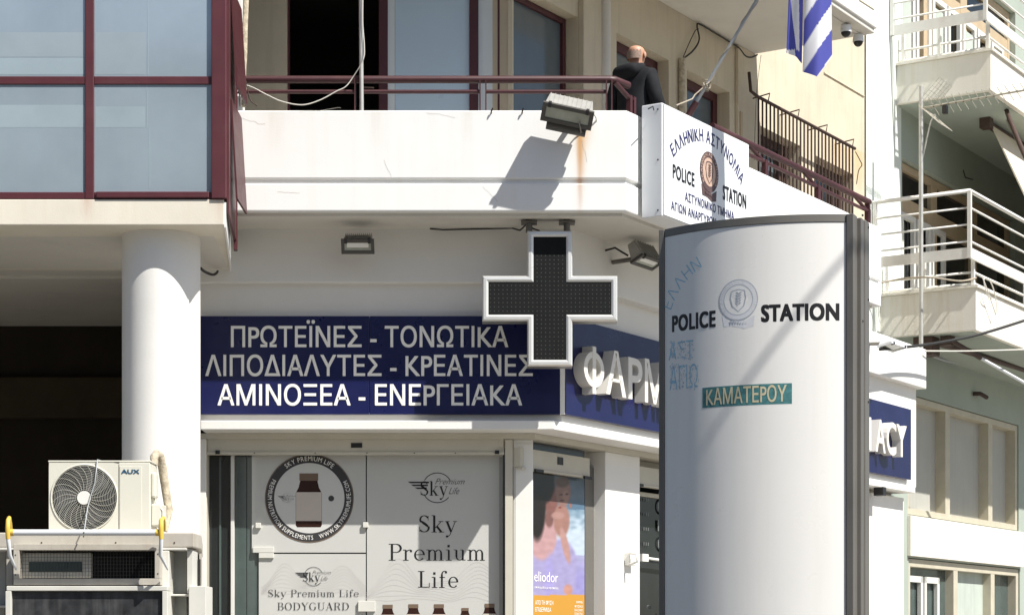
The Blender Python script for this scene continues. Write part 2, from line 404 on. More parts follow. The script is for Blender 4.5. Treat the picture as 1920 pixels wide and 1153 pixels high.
def corner_poly(vf, vs, uL, uR, th):
    """plan (world) of a band that runs along the front at depth vf and turns along the side at depth vs"""
    a = corner(vf, vs); b = corner(vf+th, vs+th)
    e0 = FS.world((uR, vs, 0)); e1 = FS.world((uR, vs+th, 0))
    return [(uL, vf), a, (e0.x, e0.y), (e1.x, e1.y), b, (uL, vf+th)]
def wall_cells(mb, u0, u1, z0, z1, v0, v1, opens):
    us = sorted({u0, u1, *[o[0] for o in opens], *[o[1] for o in opens]}); us = [u for u in us if u0 <= u <= u1]
    for a, b in zip(us, us[1:]):
        mid = (a+b)/2; cuts = sorted([(o[2], o[3]) for o in opens if o[0] <= mid <= o[1]]); z = z0
        for (c, d) in cuts:
            if c > z: mb.box(a, b, v0, v1, z, c)
            z = max(z, d)
        if z < z1: mb.box(a, b, v0, v1, z, z1)
    return mb
def window(T, u0, u1, z0, z1, v, mf, mp, fw=0.06, fd=0.06, mull=(), bars=(), mw=None, panes=None):
    """window part with its mullions, bars and panes as sub-parts; the frame is proud of the panes"""
    f = MB(); f.box(u0, u0+fw, v, v+fd, z0, z1); f.box(u1-fw, u1, v, v+fd, z0, z1)
    f.box(u0+fw, u1-fw, v, v+fd, z1-fw, z1); f.box(u0+fw, u1-fw, v, v+fd, z0, z0+fw)
    w = T.part('window', f, mf, bevel=0.004); mw = mw or fw
    for m in mull: T.part('mullion', MB().box(m-mw/2, m+mw/2, v+0.003, v+fd, z0+fw, z1-fw), mf, parent=w)
    for b_ in bars: T.part('window_bar', MB().box(u0+fw, u1-fw, v+0.006, v+fd-0.004, b_-mw/2, b_+mw/2), mf, parent=w)
    es = [u0+fw] + [x for m in mull for x in (m-mw/2, m+mw/2)] + [u1-fw]
    zs = [z0+fw] + [x for b_ in bars for x in (b_-mw/2, b_+mw/2)] + [z1-fw]
    k = 0
    for i in range(0, len(es), 2):
        for j in range(0, len(zs), 2):
            mm = (panes[k] if panes else mp); k += 1
            if mm is None: continue
            T.part('pane', MB().box(es[i], es[i+1], v+fd*0.55, v+fd*0.75, zs[j], zs[j+1]), mm, parent=w)
    return w

# ================================================================== GROUND
one('road', None, None, MB().box(-90, 90, -70, 11.0, -0.3, 0.0), M_asphalt, kind='structure')
one('pavement', None, None, MB().box(-90, 90, 11.0, 90, -0.3, 0.12), M_pave, kind='structure')
one('ground', None, None, MB().box(-600, 600, -600, 600, -0.8, -0.31), M_asphalt, kind='structure')
mk = MB()
for i in range(-9, 10): mk.box(i*6.0, i*6.0+3, 3.0, 3.15, 0.0, 0.004)
one('road_marking', None, None, mk, M_paint, kind='structure')

# ================================================================== CORNER BUILDING (pharmacy below, police station above)
B = Thing('corner_building', 'white corner building with a pharmacy at street level and a balcony floor above', 'building')
XL = -2.95
ZS = 5.085                                   # balcony soffit
UE = 22.6                                    # far end of the building along the side street
# --- street level walls; side frame pieces are converted to world coordinates here
def side(mb_local):
    o = MB(); o.f = mb_local.f; o.sm = mb_local.sm; o.mi = mb_local.mi; o.v = [tuple(FS.world(p)) for p in mb_local.v]; return o
def join(*ms):
    o = MB()
    for m in ms:
        k = len(o.v); o.v += m.v; o.f += [tuple(i+k for i in f) for f in m.f]; o.sm += m.sm; o.mi += m.mi
    return o
upw = MB()
upw.plan(corner_poly(16.85, 8.65, XL, UE, 0.3), 3.466, 4.62)         # wall behind the signs
B.part('wall', upw, M_shopw)
B.part('bulkhead', MB().plan(corner_poly(16.77, 8.54, XL, UE+0.05, 0.4), 4.62, ZS), M_shopw, bevel=0.01)
B.part('ledge', MB().plan(corner_poly(16.69, 8.62, F0.u(376, 16.69), UE-0.1, 0.55), 3.39, 3.466), M_shopw, bevel=0.006)
B.part('ledge_soffit', MB().plan(corner_poly(16.97, 8.90, XL, UE-0.15, 0.4), 3.34, 3.388), M_beige)
# bodies of the upper storey: slabs, parapets
B.part('floor_slab', MB().plan([(-2.2, 16.25), corner(16.25, 7.95), tuple(FS.world((19.45, 7.95, 0)))[:2], tuple(FS.world((19.45, 9.9, 0)))[:2], corner(18.5, 9.9), (-2.2, 18.5)], ZS+0.002, ZS+0.10), M_soff)
PB = corner_poly(16.13, 7.837, -2.213, 19.5, 0.14)
B.part('parapet', MB().plan(PB, 5.335, 5.885), M_white, bevel=0.012)
B.part('parapet', MB().plan(corner_poly(16.155, 7.862, -2.213, 19.47, 0.1), 5.30, 5.336), M_white)
B.part('parapet', MB().plan(corner_poly(16.13, 7.837, -2.213, 19.5, 0.14), ZS-0.01, 5.302), M_white, bevel=0.012)
B.part('drip_edge', MB().plan(corner_poly(16.19, 7.90, -2.213, 19.4, 0.10), ZS-0.035, ZS-0.008), M_soff)
crk = MB(); rc = random.Random(11)
for (px, py, n_, dx, dy) in ((455, 222, 10, 6, 1.2), (560, 210, 12, 7, -0.4), (800, 212, 9, 8, 0.8), (720, 300, 8, 2, 6), (1090, 262, 9, 1.5, 6), (520, 360, 8, 6, 0.5), (905, 350, 9, 3, 3)):
    pts = []; x_, y_ = px, py
    for i in range(n_):
        q_ = F0.pt(x_, y_, 16.129); pts.append((q_[0], q_[2])); x_ += dx*rc.uniform(.5, 1.4); y_ += dy*rc.uniform(.4, 1.5)+rc.uniform(-1.5, 1.5)
    crk.ribbon(pts, 0.0022, 16.1285)
B.part('hairline_cracks', crk, mat('crack_grey', (0.52, 0.49, 0.44), 0.9, var=0), kind='stuff')
# parapet end wall
e = MB().box(19.36, 19.5, 7.98, 9.38, ZS, 5.885); B.part('parapet_end', side(e), M_white)
# soffit proper
B.part('soffit', MB().plan([(-2.36, 16.27), corner(16.27, 7.98), tuple(FS.world((19.4, 7.98, 0)))[:2], tuple(FS.world((19.4, 8.52, 0)))[:2], corner(16.80, 8.6), (-2.36, 16.80)], ZS-0.02, ZS), M_soff)
# --- upper storey walls
ZU = 7.96; ZF = 5.19
fw = MB(); wall_cells(fw, -2.6, corner(17.6, 9.4)[0], ZF, ZU, 17.6, 17.85, [(F0.u(537, 17.6), F0.u(957, 17.6)-0.02, ZF, 7.40)])
B.part('upper_wall', fw, M_cream)
u = lambda px: FS.u(px, 9.4)
U0 = FS.c*corner(17.6, 9.4)[0]+FS.s*17.6
W1 = (U0+0.02, u(1083), ZF, 7.385); W2 = (u(1156), u(1254), ZF, 7.43); W3 = (u(1288), u(1368), ZF, 7.43)
G1 = (u(1424), u(1500), 6.0, 7.24); G2 = (u(1528), u(1600), 6.0, 7.22)
sw = MB(); wall_cells(sw, U0, 22.85, ZF, 10.6, 9.4, 9.65, [W1, W2, W3, G1, G2])
B.part('upper_wall', side(sw), M_cream)
B.part('pilaster', side(MB().box(u(1084), u(1126), 9.34, 9.40, ZF, ZU)), M_cream, bevel=0.008)
B.part('pilaster', side(MB().box(u(1378), u(1420), 9.36, 9.40, ZF, ZU)), M_cream, bevel=0.008)
B.part('wall_ridge', side(MB().tube([FS.pt(1545, 137, 9.395), FS.pt(1620, 181, 9.395)], 0.012, 6)), M_cream)
B.part('wall_ridge', side(MB().tube([FS.pt(1610, 0, 7.975), FS.pt(1638, 18, 7.975)], 0.010, 6)), M_cream)
# white pillar at the left end of the balcony
B.part('pillar', MB().box(F0.u(438, 16.3)-0.1, F0.u(453, 16.3), 16.3, 16.5, ZF, ZU), M_white)
# upper balcony
UB = 19.72
B.part('upper_soffit', MB().plan([(-2.2, 16.22), corner(16.22, 8.0), tuple(FS.world((UB, 8.0, 0)))[:2], tuple(FS.world((UB, 9.4, 0)))[:2], corner(17.6, 9.4), (-2.2, 17.6)], ZU, ZU+0.18), M_soff, bevel=0.01)
B.part('upper_parapet', MB().plan(corner_poly(16.2, 7.975, -2.2, UB+0.02, 0.14), ZU+0.05, 8.85), M_white, bevel=0.012)
B.part('drip_groove', side(MB().box(U0, UB-0.08, 8.12, 8.15, ZU-0.015, ZU)), M_soff)
# back of the rooms
inn = MB(); inn.box(-2.6, 0.2, 19.6, 19.7, ZF, ZU); inn.box(-2.62, -2.55, 17.85, 19.6, ZF, ZU); inn.box(-2.6, 0.3, 17.86, 19.6, 7.6, 7.65); inn.box(-2.6, 0.3, 17.86, 19.6, ZF+.01, ZF+0.03)
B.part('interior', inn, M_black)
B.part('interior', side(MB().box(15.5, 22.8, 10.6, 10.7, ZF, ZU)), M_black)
# room box closing the rear of the building
B.part('rear_wall', MB().box(-2.6, 5.5, 27, 27.3, 0.12, 10.6), M_cream)
B.part('roof', MB().plan([(-2.6, 17.7), corner(17.7, 9.5), tuple(FS.world((22.8, 9.5, 0)))[:2], (4.5, 27), (-2.6, 27)], 10.6, 10.75), M_soff)

# --- upper storey windows
v0 = 17.68
xs = [F0.u(p, v0) for p in (537, 727, 880, 957)]
f = MB(); f.box(xs[0], xs[0]+0.025, v0, v0+0.08, ZF, 7.39); f.box(F0.u(710, v0), F0.u(727, v0), v0, v0+0.08, ZF, 7.39)
f.box(F0.u(880, v0), F0.u(897, v0), v0, v0+0.08, ZF, 7.39); f.box(F0.u(933, v0), F0.u(944, v0), v0-0.01, v0+0.08, ZF, 7.39)
f.box(F0.u(946, v0), F0.u(959, v0), v0, v0+0.08, ZF, 7.39)
w = B.part('window', f, M_redshade, bevel=0.004)
B.part('pane', MB().box(F0.u(727, v0), F0.u(740, v0), v0+0.02, v0+0.035, ZF, 7.39), M_palegrey, parent=w)
B.part('pane', MB().box(F0.u(740.5, v0), F0.u(880, v0), v0+0.03, v0+0.045, ZF, 7.39), M_paleglass, parent=w)
B.part('pane', MB().box(F0.u(897, v0), F0.u(933, v0), v0+0.03, v0+0.045, ZF, 7.39), M_palegrey, parent=w)
def sidewin(o, v, mull=(), pane=M_darkglass, fw=0.09, mf=M_redshade, bars=()):
    t = Thing('x', '', '', FS); window(t, o[0]+0.01, o[1]-0.01, o[2]+0.01, o[3]-0.005, v, mf, pane, fw=fw, mull=mull, bars=bars)
    base = len(B.parts)
    for q in t.parts:
        q['mb'] = side(q['mb']); q['parent'] = None if q['parent'] is None else q['parent']+base; B.parts.append(q)
sidewin(W1, 9.52, mull=(FS.u(1072, 9.52),), fw=0.05)
sidewin(W2, 9.52, mull=(FS.u(1195, 9.52),))
sidewin(W3, 9.54, mull=(FS.u(1350, 9.54),))
sidewin(G1, 9.55, mull=(FS.u(1462, 9.55),), mf=M_darkwood, pane=M_darkglass)
sidewin(G2, 9.55, mull=(FS.u(1562, 9.55),), mf=M_darkwood, pane=M_blackglass)
# --- shop front, front part
zt = 3.34
B.part('pier', MB().box(XL, F0.u(386, 16.95), 16.95, 17.5, 0.12, 3.34), M_shopw, bevel=0.006)
cp = corner(17.0, 8.93)
B.part('corner_pier', MB().plan([(F0.u(962, 17.0), 17.0), cp, corner(17.5, 9.43), (F0.u(962, 17.0), 17.5)], 0.12, 3.34), M_shopw, bevel=0.006)
B.part('pier_cover', MB().box(F0.u(962, 17.0)+0.004, cp[0]-0.006, 16.985, 16.998, 0.5, 3.30), M_plastic, bevel=0.002)
B.part('shop_head', MB().box(XL, cp[0]-0.3, 17.02, 17.5, 3.24, 3.34), M_beige)
def sidebox(*a): return side(MB().box(*a))
pu0 = 15.70; pu1 = 16.34
B.part('pier', sidebox(pu0, pu1, 8.93, 9.4, 0.12, 3.34), M_shopw, bevel=0.006)
B.part('pier', sidebox(18.3, 18.8, 8.93, 9.4, 0.12, 3.34), M_shopw, bevel=0.006)
B.part('pier', sidebox(20.9, UE-0.05, 8.78, 9.4, 0.12, 3.34), M_shopw, bevel=0.006)
B.part('shop_head', sidebox(14.3, 20.9, 9.13, 9.4, 3.27, 3.34), M_beige)
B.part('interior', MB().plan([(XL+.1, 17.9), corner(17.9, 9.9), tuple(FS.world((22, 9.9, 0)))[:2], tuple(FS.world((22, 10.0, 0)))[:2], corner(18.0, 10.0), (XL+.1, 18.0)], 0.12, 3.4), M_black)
# shop door on the side street: dark glass with a white push bar
dw = Thing('x', '', '', FS)
window(dw, pu1+0.005, 18.295, 0.15, 3.05, 9.11, M_beige, M_blackglass, fw=0.04, mull=(17.3,))
window(dw, 18.805, 20.895, 0.15, 3.05, 9.11, M_beige, M_blackglass, fw=0.04, mull=(19.8,))
base = len(B.parts)
for q in dw.parts:
    q['mb'] = side(q['mb']); q['parent'] = None if q['parent'] is None else q['parent']+base; B.parts.append(q)
bar = MB(); a = FS.pt(1206, 1045, 9.06); bar.tube([(a[0], 9.06, a[2]), (17.25, 9.06, a[2]-0.02)], 0.014, 8)
B.part('bar_mount', sidebox(a[0]-0.05, a[0]+0.07, 9.04, 9.09, a[2]-0.035, a[2]+0.035), M_plastic, parent=base)
B.part('push_bar', side(bar), M_plastic, parent=base)
B.part('door_knob', side(MB().ball((FS.u(1242, 9.07), 9.07, FS.z(1242, 1137, 9.07)), 0.022)), M_plastic, parent=base)
tx = MB()
for (c_, py, h) in (('Λ', 918, 0.10), ('Ο', 950, 0.13), ('Ρ', 985, 0.10), ('Ο', 1020, 0.12)):
    zz = FS.z(1236, py, 9.13); uu = FS.u(1233, 9.13); tx.text(c_, uu, uu+0.17, zz-h/2, zz+h/2, 9.126, off=0.02)
for py in (935, 962, 990, 1018):
    for k in range(3):
        zz = FS.z(1208, py, 9.13); uu = FS.u(1206+k*4, 9.13); tx.box(uu, uu+0.012, 9.124, 9.127, zz-0.02, zz+0.01)
B.part('lettering', side(tx), mat('reflected_letters', (0.16, 0.17, 0.165), 0.3, var=0), parent=base, kind='stuff')  # text reflected in the door glass, painted on as faint strokes
# panes behind the poster and the film
B.part('window', sidebox(14.35, pu0, 9.12, 9.16, 0.12, 3.27), M_blackglass)
pf = MB(); pf.box(FS.u(1097, 9.05), pu0, 9.05, 9.12, 0.12, 3.2); pf.box(14.37, 14.42, 9.05, 9.12, 0.12, 3.2)
B.part('window_frame', side(pf), M_alud)
# --- balcony railing
zr1 = 6.153; zr2 = 6.055; vr = 16.21
cx, cy = corner(vr, 7.92)
rl = MB(); x1 = F0.u(1148, vr)
FSr = lambda uu, v, z: tuple(FS.world((uu, v, z)))
rl.tube([(-2.25, vr, zr1), (x1-0.02, vr, zr1), (x1+0.02, vr+0.01, zr1), FSr(14.35, 7.95, zr1)], 0.030, 14)
cr = Thing('x', '', '')
r1 = B.part('railing', rl, M_red)
posts = []
rl2 = MB().tube([FSr(15.86, 7.95, zr1), FSr(19.45, 7.95, zr1)], 0.030, 14)
r2 = B.part('railing', rl2, M_red)
segs = [(-2.25, F0.u(666, vr)), (F0.u(676, vr), F0.u(900, vr)), (F0.u(911, vr), F0.u(1137, vr))]
for a_, b_ in segs: B.part('railing_bar', MB().tube([(a_, vr, zr2), (b_, vr, zr2)], 0.016, 10), M_red, parent=r1)
for px in (666, 676, 900, 911, 1137, 1147):
    xx = F0.u(px, vr); B.part('railing_post', MB().box(xx-0.005, xx+0.005, vr-0.03, vr+0.03, 5.885, zr1-0.01), M_red, parent=r1)
sp = [FS.u(1180, 7.95), FS.u(1187, 7.95)]
for q in (sp[0], sp[1]): B.part('railing_post', sidebox(q-0.018, q+0.018, 7.93, 7.97, 5.885, zr2+0.02), M_red, parent=r1)
B.part('railing_bar', MB().tube([FSr(sp[0]-0.01, 7.95, zr2), tuple(Vector((x1+0.02, vr, zr1-0.02)))], 0.020, 10), M_red, parent=r1)
B.part('railing_bar', MB().tube([FSr(sp[1], 7.95, zr2), FSr(14.4, 7.95, zr2)], 0.017, 10), M_red, parent=r1)
ps = [15.86, 16.9, 18.1, 19.42]
pp = [16.95, 18.15, 19.42]
for q in pp: B.part('railing_post', sidebox(q-0.03, q+0.03, 7.93, 7.97, 5.885, zr2+0.02), M_red, parent=r2)
prev = 15.9
for q in pp:
    B.part('railing_bar', MB().tube([FSr(prev, 7.95, zr2), FSr(q, 7.95, zr2)], 0.017, 10), M_red, parent=r2)
    B.part('railing_bar', MB().tube([FSr(q-0.03, 7.95, zr2), FSr(q-0.33, 7.95, zr1-0.02)], 0.017, 8), M_red, parent=r2)
    prev = q+0.03
B.part('railing_post', sidebox(19.40, 19.44, 7.93, 7.97, 5.885, zr1), M_red, parent=r2)
# downpipe, wall clutter
B.part('downpipe', side(MB().tube([(FS.u(1135, 9.33), 9.33, ZF), (FS.u(1135, 9.33), 9.33, ZU)], 0.05, 12)), M_soff)
B.part('downpipe', side(MB().tube([(FS.u(1279, 9.36), 9.36, ZF), (FS.u(1279, 9.36), 9.36, FS.z(1275, 108, 9.36))], 0.035, 8)), M_wrap)
B.done()

# window grille
g = Thing('window_grille', 'rusty black iron bar grille over the upper windows beyond the police lightbox', 'window grille', FS)
vg = 9.17; ga, gb = FS.u(1420, vg), FS.u(1603, vg); gz = 7.395
g.part('top_rail', MB().tube([(ga-0.16, vg+0.02, gz+0.22), (ga-0.16, vg, gz+0.02), (ga, vg, gz), (gb, vg, gz)], 0.018, 8), M_iron)
g.part('bottom_rail', MB().tube([(ga, vg, 5.98), (gb, vg, 5.98)], 0.016, 8), M_iron)
n = 27
for i in range(n):
    uu = ga+(gb-ga)*(i+0.3)/n; g.part('bar', MB().tube([(uu, vg, 5.98), (uu, vg, gz)], 0.011, 6), M_iron)
for i in range(4):
    uu = ga+(gb-ga)*(0.1+0.29*i); g.part('bracket', MB().tube([(uu, vg, gz), (uu, vg-0.02, gz+0.09), (uu+0.03, 9.4, gz+0.07)], 0.008, 6), M_iron)
g.done()

# ================================================================== GLAZED BAY WITH COLUMN
Y1 = 15.0
K = Thing('glazed_bay', 'projecting bay of blue glass panes in dark red frames above a round white column', 'building')
zb = F0.z(0, 422, Y1); zf = F0.z(0, 374, Y1); xr = F0.u(425, Y1)
K.part('fascia', MB().plan([(-9, Y1), (xr-0.02, Y1), (-2.35, 16.80), (-9, 16.80)], zb, zf), M_fascia, bevel=0.006)
K.part('ceiling', MB().plan([(-9, 15.42), (-2.28, 15.42), (-2.36, 16.74), (-9, 16.74)], zb-0.001, zb+0.01), M_soff)
K.part('ceiling', MB().box(-9, -2.95, 16.82, 20.2, zb+0.04, zb+0.2), M_soff)
K.part('ceiling_batten', MB().box(-9, -2.95, 17.3, 17.36, zb+0.02, zb+0.05), M_soff)
K.part('back_wall', MB().box(-9, -2.9, 20.0, 20.2, 0.1, zb+0.1), M_brownwall)
K.part('back_wall', MB().box(-9, -2.9, 19.9, 19.99, 3.85, 4.25), mat('dark_ochre_beam', (0.045, 0.033, 0.018), 0.9, var=0.2))
K.part('side_wall', MB().box(-9.2, -9, 15.6, 20.2, 0.1, zb), M_brownwall)
K.part('side_wall', MB().box(-3.0, -2.952, 17.5, 20.0, 0.12, zb+0.04), M_brownwall)
cxx = F0.u(302.5, 15.45)
K.part('column', MB().cyl((cxx, 15.45), 0.297, 0.297, 0.12, zb+0.02, 64), M_shopw)
# roof and top parts
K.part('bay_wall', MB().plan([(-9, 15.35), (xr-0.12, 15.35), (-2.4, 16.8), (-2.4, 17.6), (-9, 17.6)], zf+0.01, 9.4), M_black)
zm = [zf, F0.z(0, 360, Y1), F0.z(0, 158, Y1), F0.z(0, 143, Y1)]
zz3 = zm[3]+ (zm[2]-zm[1]); 
fr = MB()
fr.box(F0.u(397, Y1), xr, Y1-0.02, Y1+0.12, zf+0.004, 9.4)                          # corner post
posts_px = (-360, -185, 159)
for p in posts_px: fr.box(F0.u(p, Y1), F0.u(p+17, Y1), Y1, Y1+0.10, zf+0.003, 9.4)
wf = K.part('window_frame', fr, M_redbay, bevel=0.006)
cols = [(F0.u(-343, Y1), F0.u(-185, Y1)), (F0.u(-168, Y1), F0.u(159, Y1)), (F0.u(176, Y1), F0.u(397, Y1))]
for (a_, b_) in cols:
    for (c_, d_) in ((zf+0.006, zm[1]), (zm[2], zm[3]), (zm[3]+0.83, zm[3]+0.89), (zm[3]+1.7, zm[3]+1.76)):
        K.part('transom', MB().box(a_, b_, Y1+0.006, Y1+0.10, c_, d_), M_redbay, parent=wf, bevel=0.004)
    for (c_, d_) in ((zm[1], zm[2]), (zm[3], zm[3]+0.83), (zm[3]+0.89, zm[3]+1.7), (zm[3]+1.76, 9.4)):
        K.part('pane', MB().box(a_, b_, Y1+0.018, Y1+0.03, c_, d_), M_blueglass, parent=wf)
M_refl1 = mat('painted_reflection_pale', (0.345, 0.42, 0.46), 0.12, var=0.08, scale=1.2, grime=0.15); M_refl2 = mat('painted_reflection_grey', (0.325, 0.38, 0.415), 0.12, var=0.08, scale=1.2, grime=0.15)  # pale and grey tints for reflections painted on the panes
for (a, b, c, d, m_) in ((-60, 157, 196, 238, M_refl1), (178, 271, 199, 238, M_refl1), (-60, 157, 108, 139, M_refl1), (178, 272, 60, 139, M_refl2), (-60, 157, 60, 106, M_refl2)):
    K.part('painted_reflection', MB().box(F0.u(a, Y1), F0.u(b, Y1), Y1+0.0174, Y1+0.0179, F0.z(0, d, Y1), F0.z(0, c, Y1)), m_, parent=wf)  # flat patch imitating a reflection in the blue glass
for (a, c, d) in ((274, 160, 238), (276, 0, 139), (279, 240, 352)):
    K.part('pale_line', MB().box(F0.u(a, Y1), F0.u(a+1.5, Y1), Y1+0.0168, Y1+0.0173, F0.z(0, d, Y1), F0.z(0, c, Y1)), M_refl1, parent=wf)  # thin pale upright lines on the panes
M_refl1.node_tree.nodes['Principled BSDF'].inputs['IOR'].default_value = 2.3; M_refl2.node_tree.nodes['Principled BSDF'].inputs['IOR'].default_value = 2.3
K.part('sill_strip', MB().box(cols[2][0]+0.02, cols[2][1]-0.02, Y1-0.015, Y1+0.004, zf+0.01, zf+0.055), M_redbay, bevel=0.005)
# narrow side of the bay: red cladding with ajar vents seen edge on
sd = MB(); sd.plan([(xr, Y1+0.02), (xr+0.015, Y1+0.02), (-2.200, 16.10), (-2.225, 16.10)], zf-0.10, 9.4)
K.part('side_cladding', sd, M_redbay)
sd2 = MB(); sd2.plan([(-2.215, 16.02), (-2.185, 16.02), (-2.195, 16.10), (-2.225, 16.10)], zb+0.02, 9.4); K.part('side_post', sd2, M_redbay)
for k in range(4):
    z0 = zf+0.05+k*0.85
    v_ = MB(); v_.add([(xr+0.012, 15.2, z0+0.75), (xr+0.012, 15.75, z0+0.75), (xr+0.055, 15.75, z0), (xr+0.055, 15.2, z0), (xr+0.0, 15.2, z0+0.75), (xr+0.0, 15.75, z0+0.75), (xr+0.04, 15.75, z0), (xr+0.04, 15.2, z0)],
           [(0, 1, 2, 3), (7, 6, 5, 4), (0, 3, 7, 4), (1, 5, 6, 2), (3, 2, 6, 7), (0, 4, 5, 1)])
    K.part('vent_sash', v_, M_redshade)
K.part('edge_trim', MB().plan([(xr-0.02, Y1+0.01), (xr-0.005, Y1+0.01), (-2.335, 16.78), (-2.35, 16.78)], zb-0.015, zb+0.17), M_white)
K.done()

# ================================================================== BUILDING ACROSS THE STREET (seen only as a reflection in the blue glass)
OB = Thing('opposite_building', 'plain apartment block across the street reflected in the blue glass panes', 'building')
OB.part('wall', MB().box(-26, 7, -24, -15, 0, 12.2), M_wpaint2)
for k in range(4):
    z_ = 3.1*(k+0.95); OB.part('balcony', MB().box(-24, -5, -15, -13.6, z_, z_+0.9), M_white); OB.part('window_band', MB().box(-23, -6, -15.05, -14.9, z_+0.95, z_+2.6), M_darkglass)
OB.part('penthouse', MB().box(-20, -8.2, -23, -15.6, 12.2, 14.7), M_wpaint2)
OB.part('penthouse_canopy', MB().box(-20.5, -7.6, -23, -15.1, 14.7, 15.0), M_white)
OB.done()

# ================================================================== MINT BUILDING
N_ = Thing('mint_building', 'pale mint apartment building with off-white balconies at the right edge', 'building', FS)
VM = 9.4
mu = lambda px: FS.u(px, VM)
A1 = (24.08, 28.5, 5.90, 7.75); A2 = (24.08, 28.5, 8.86, 10.75)
L1 = (24.27, 28.65, 3.26, 4.80); L2 = (24.3, 28.7, 0.3, 2.72)
mw = MB(); wall_cells(mw, 22.9, 34, 0.12, 12.5, VM, VM+0.25, [A1, A2, L1, L2])
N_.part('wall', mw, M_mint)
N_.part('wall_band', MB().box(24.25, 28.72, VM-0.05, VM, 2.74, 3.25), M_mbalc, bevel=0.004)
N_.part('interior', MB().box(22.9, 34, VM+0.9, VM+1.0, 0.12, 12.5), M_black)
N_.part('side_wall', MB().box(22.88, 22.98, VM+0.27, VM+8, 0.12, 12.5), M_mint)
N_.part('sunlit_wall_face', MB().box(22.88, 24.02, VM-0.012, VM-0.001, 4.0, 12.5), M_mintlit)  # sunlit stretch of the mint wall, its brightness painted in
# windows
def win(o, v, **k): return window(N_, o[0]+0.01, o[1]-0.01, o[2]+0.01, o[3]-0.01, v, k.pop('mf'), k.pop('mp'), **k)
vv = VM+0.02
lm = [mu(1781)-0.02, mu(1860)]
win(L1, vv, mf=M_tanl, mp=M_blind, fw=0.08, fd=0.26, mull=lm, mw=0.17)
l2 = [mu(1790)+0.1, mu(1862)+0.05]
w = win(L2, vv, mf=M_tanl, mp=M_curtain, fw=0.10, fd=0.22, mull=l2, mw=0.16, panes=[M_greenglass, M_curtain, M_greenglass])
for (a_, b_) in ((24.45, 25.0), (25.05, 25.6)):
    q = MB(); 
    for (x0_, x1_, z0_, z1_) in ((a_, a_+0.08, 0.3, 2.5), (b_-0.08, b_, 0.3, 2.5), (a_, b_, 2.42, 2.5)): q.box(x0_, x1_, vv+0.05, vv+0.10, z0_, z1_)
    N_.part('door_leaf_frame', q, M_doorw, parent=w)
w = win(A1, vv+0.06, mf=M_tan, mp=M_blackglass, fw=0.09, fd=0.1, mull=[mu(1760)+0.05, mu(1838)], mw=0.22, bars=[7.2])
for k in range(3):
    a_ = 24.2+k*0.55; q = MB()
    for (x0_, x1_, z0_, z1_) in ((a_, a_+0.07, 5.9, 7.1), (a_+0.42, a_+0.49, 5.9, 7.1), (a_+.07, a_+0.42, 7.03, 7.1)): q.box(x0_, x1_, vv+0.03, vv+0.08, z0_, z1_)
    N_.part('door_leaf_frame', q, M_doorw, parent=w)
w = win(A2, vv+0.06, mf=M_tan, mp=M_blackglass, fw=0.09, fd=0.1, mull=[mu(1750), mu(1818)], mw=0.26, bars=[10.2])
for k in range(7):
    a_ = 24.15+k*0.58; q = MB()
    for (x0_, x1_, z0_, z1_) in ((a_, a_+0.08, 8.9, 10.15), (a_+0.44, a_+0.52, 8.9, 10.15), (a_+.08, a_+0.44, 10.08, 10.15)): q.box(x0_, x1_, vv+0.03, vv+0.08, z0_, z1_)
    N_.part('door_leaf_frame', q, M_doorw, parent=w)
    if k % 2 == 0: N_.part('curtain', MB().box(a_+0.1, a_+0.4, vv+0.04, vv+0.06, 8.9, 10.0), M_curtain, parent=w)
# balconies
def balcony(u0, vb, z0, z1, rail, ov, ul, lower_v, ribs):
    s_ = N_.part('balcony', MB().box(u0, 33, vb, VM, z0, z1), M_mbalc, bevel=0.008)
    N_.part('balcony_soffit', MB().box(u0+0.06, 33, vb+0.06, VM, z0-0.006, z0-0.001), M_mint, parent=s_)
    N_.part('coping', MB().box(u0-0.03, 33, vb-0.03, vb+0.16, z1, z1+0.03), M_mbalc, parent=s_)
    N_.part('coping', MB().box(u0-0.03, u0+0.13, vb+0.16, VM, z1, z1+0.03), M_mbalc, parent=s_)
    up = ul; vo = lower_v
    # lower bars just above the coping, upper panel slightly further out
    r_ = N_.part('railing', MB().tube([(up, VM-0.02, rail), (up, vo, rail), (33, vo, rail)], 0.025, 8), M_rail)
    hs = rail-z1
    for k in (0.82, 0.64, 0.46): N_.part('railing_bar', MB().tube([(up, VM-0.02, z1+hs*k), (up, vo, z1+hs*k), (33, vo, z1+hs*k)], 0.013, 6), M_rail, parent=r_)
    zb_ = z1+hs*0.28
    bb = MB(); bb.box(up-0.012, up+0.012, vo, VM-0.02, zb_, zb_+0.125); bb.box(up+0.012, 33, vo-0.012, vo+0.012, zb_, zb_+0.125)
    N_.part('railing_board', bb, M_rail, parent=r_)
    ui = u0+0.06; vi = vb+0.06
    for k in (0.16, 0.04): N_.part('railing_bar', MB().tube([(ui, VM-0.02, z1+0.02+hs*k), (ui, vi, z1+0.02+hs*k), (33, vi, z1+0.02+hs*k)], 0.016, 6), M_rail, parent=r_)
    for (pu, pv) in ((up, VM-0.05), (up, vo)): N_.part('railing_post', MB().box(pu-0.022, pu+0.022, pv-0.022, pv+0.022, zb_, rail), M_rail, parent=r_)
    for (pu, pv) in ((ui, VM-0.08), (ui, (vi+VM)/2+0.03), (ui, vi)): N_.part('railing_post', MB().box(pu-0.02, pu+0.02, pv-0.02, pv+0.02, z1+0.02, zb_+0.1), M_rail, parent=r_)
    for k in ribs:
        N_.part('railing_post', MB().box(k-0.02, k+0.02, vo-0.02, vo+0.02, zb_, rail), M_rail, parent=r_)
        N_.part('railing_post', MB().box(k+0.12, k+0.16, vi-0.02, vi+0.02, z1+0.02, zb_+0.1), M_rail, parent=r_)
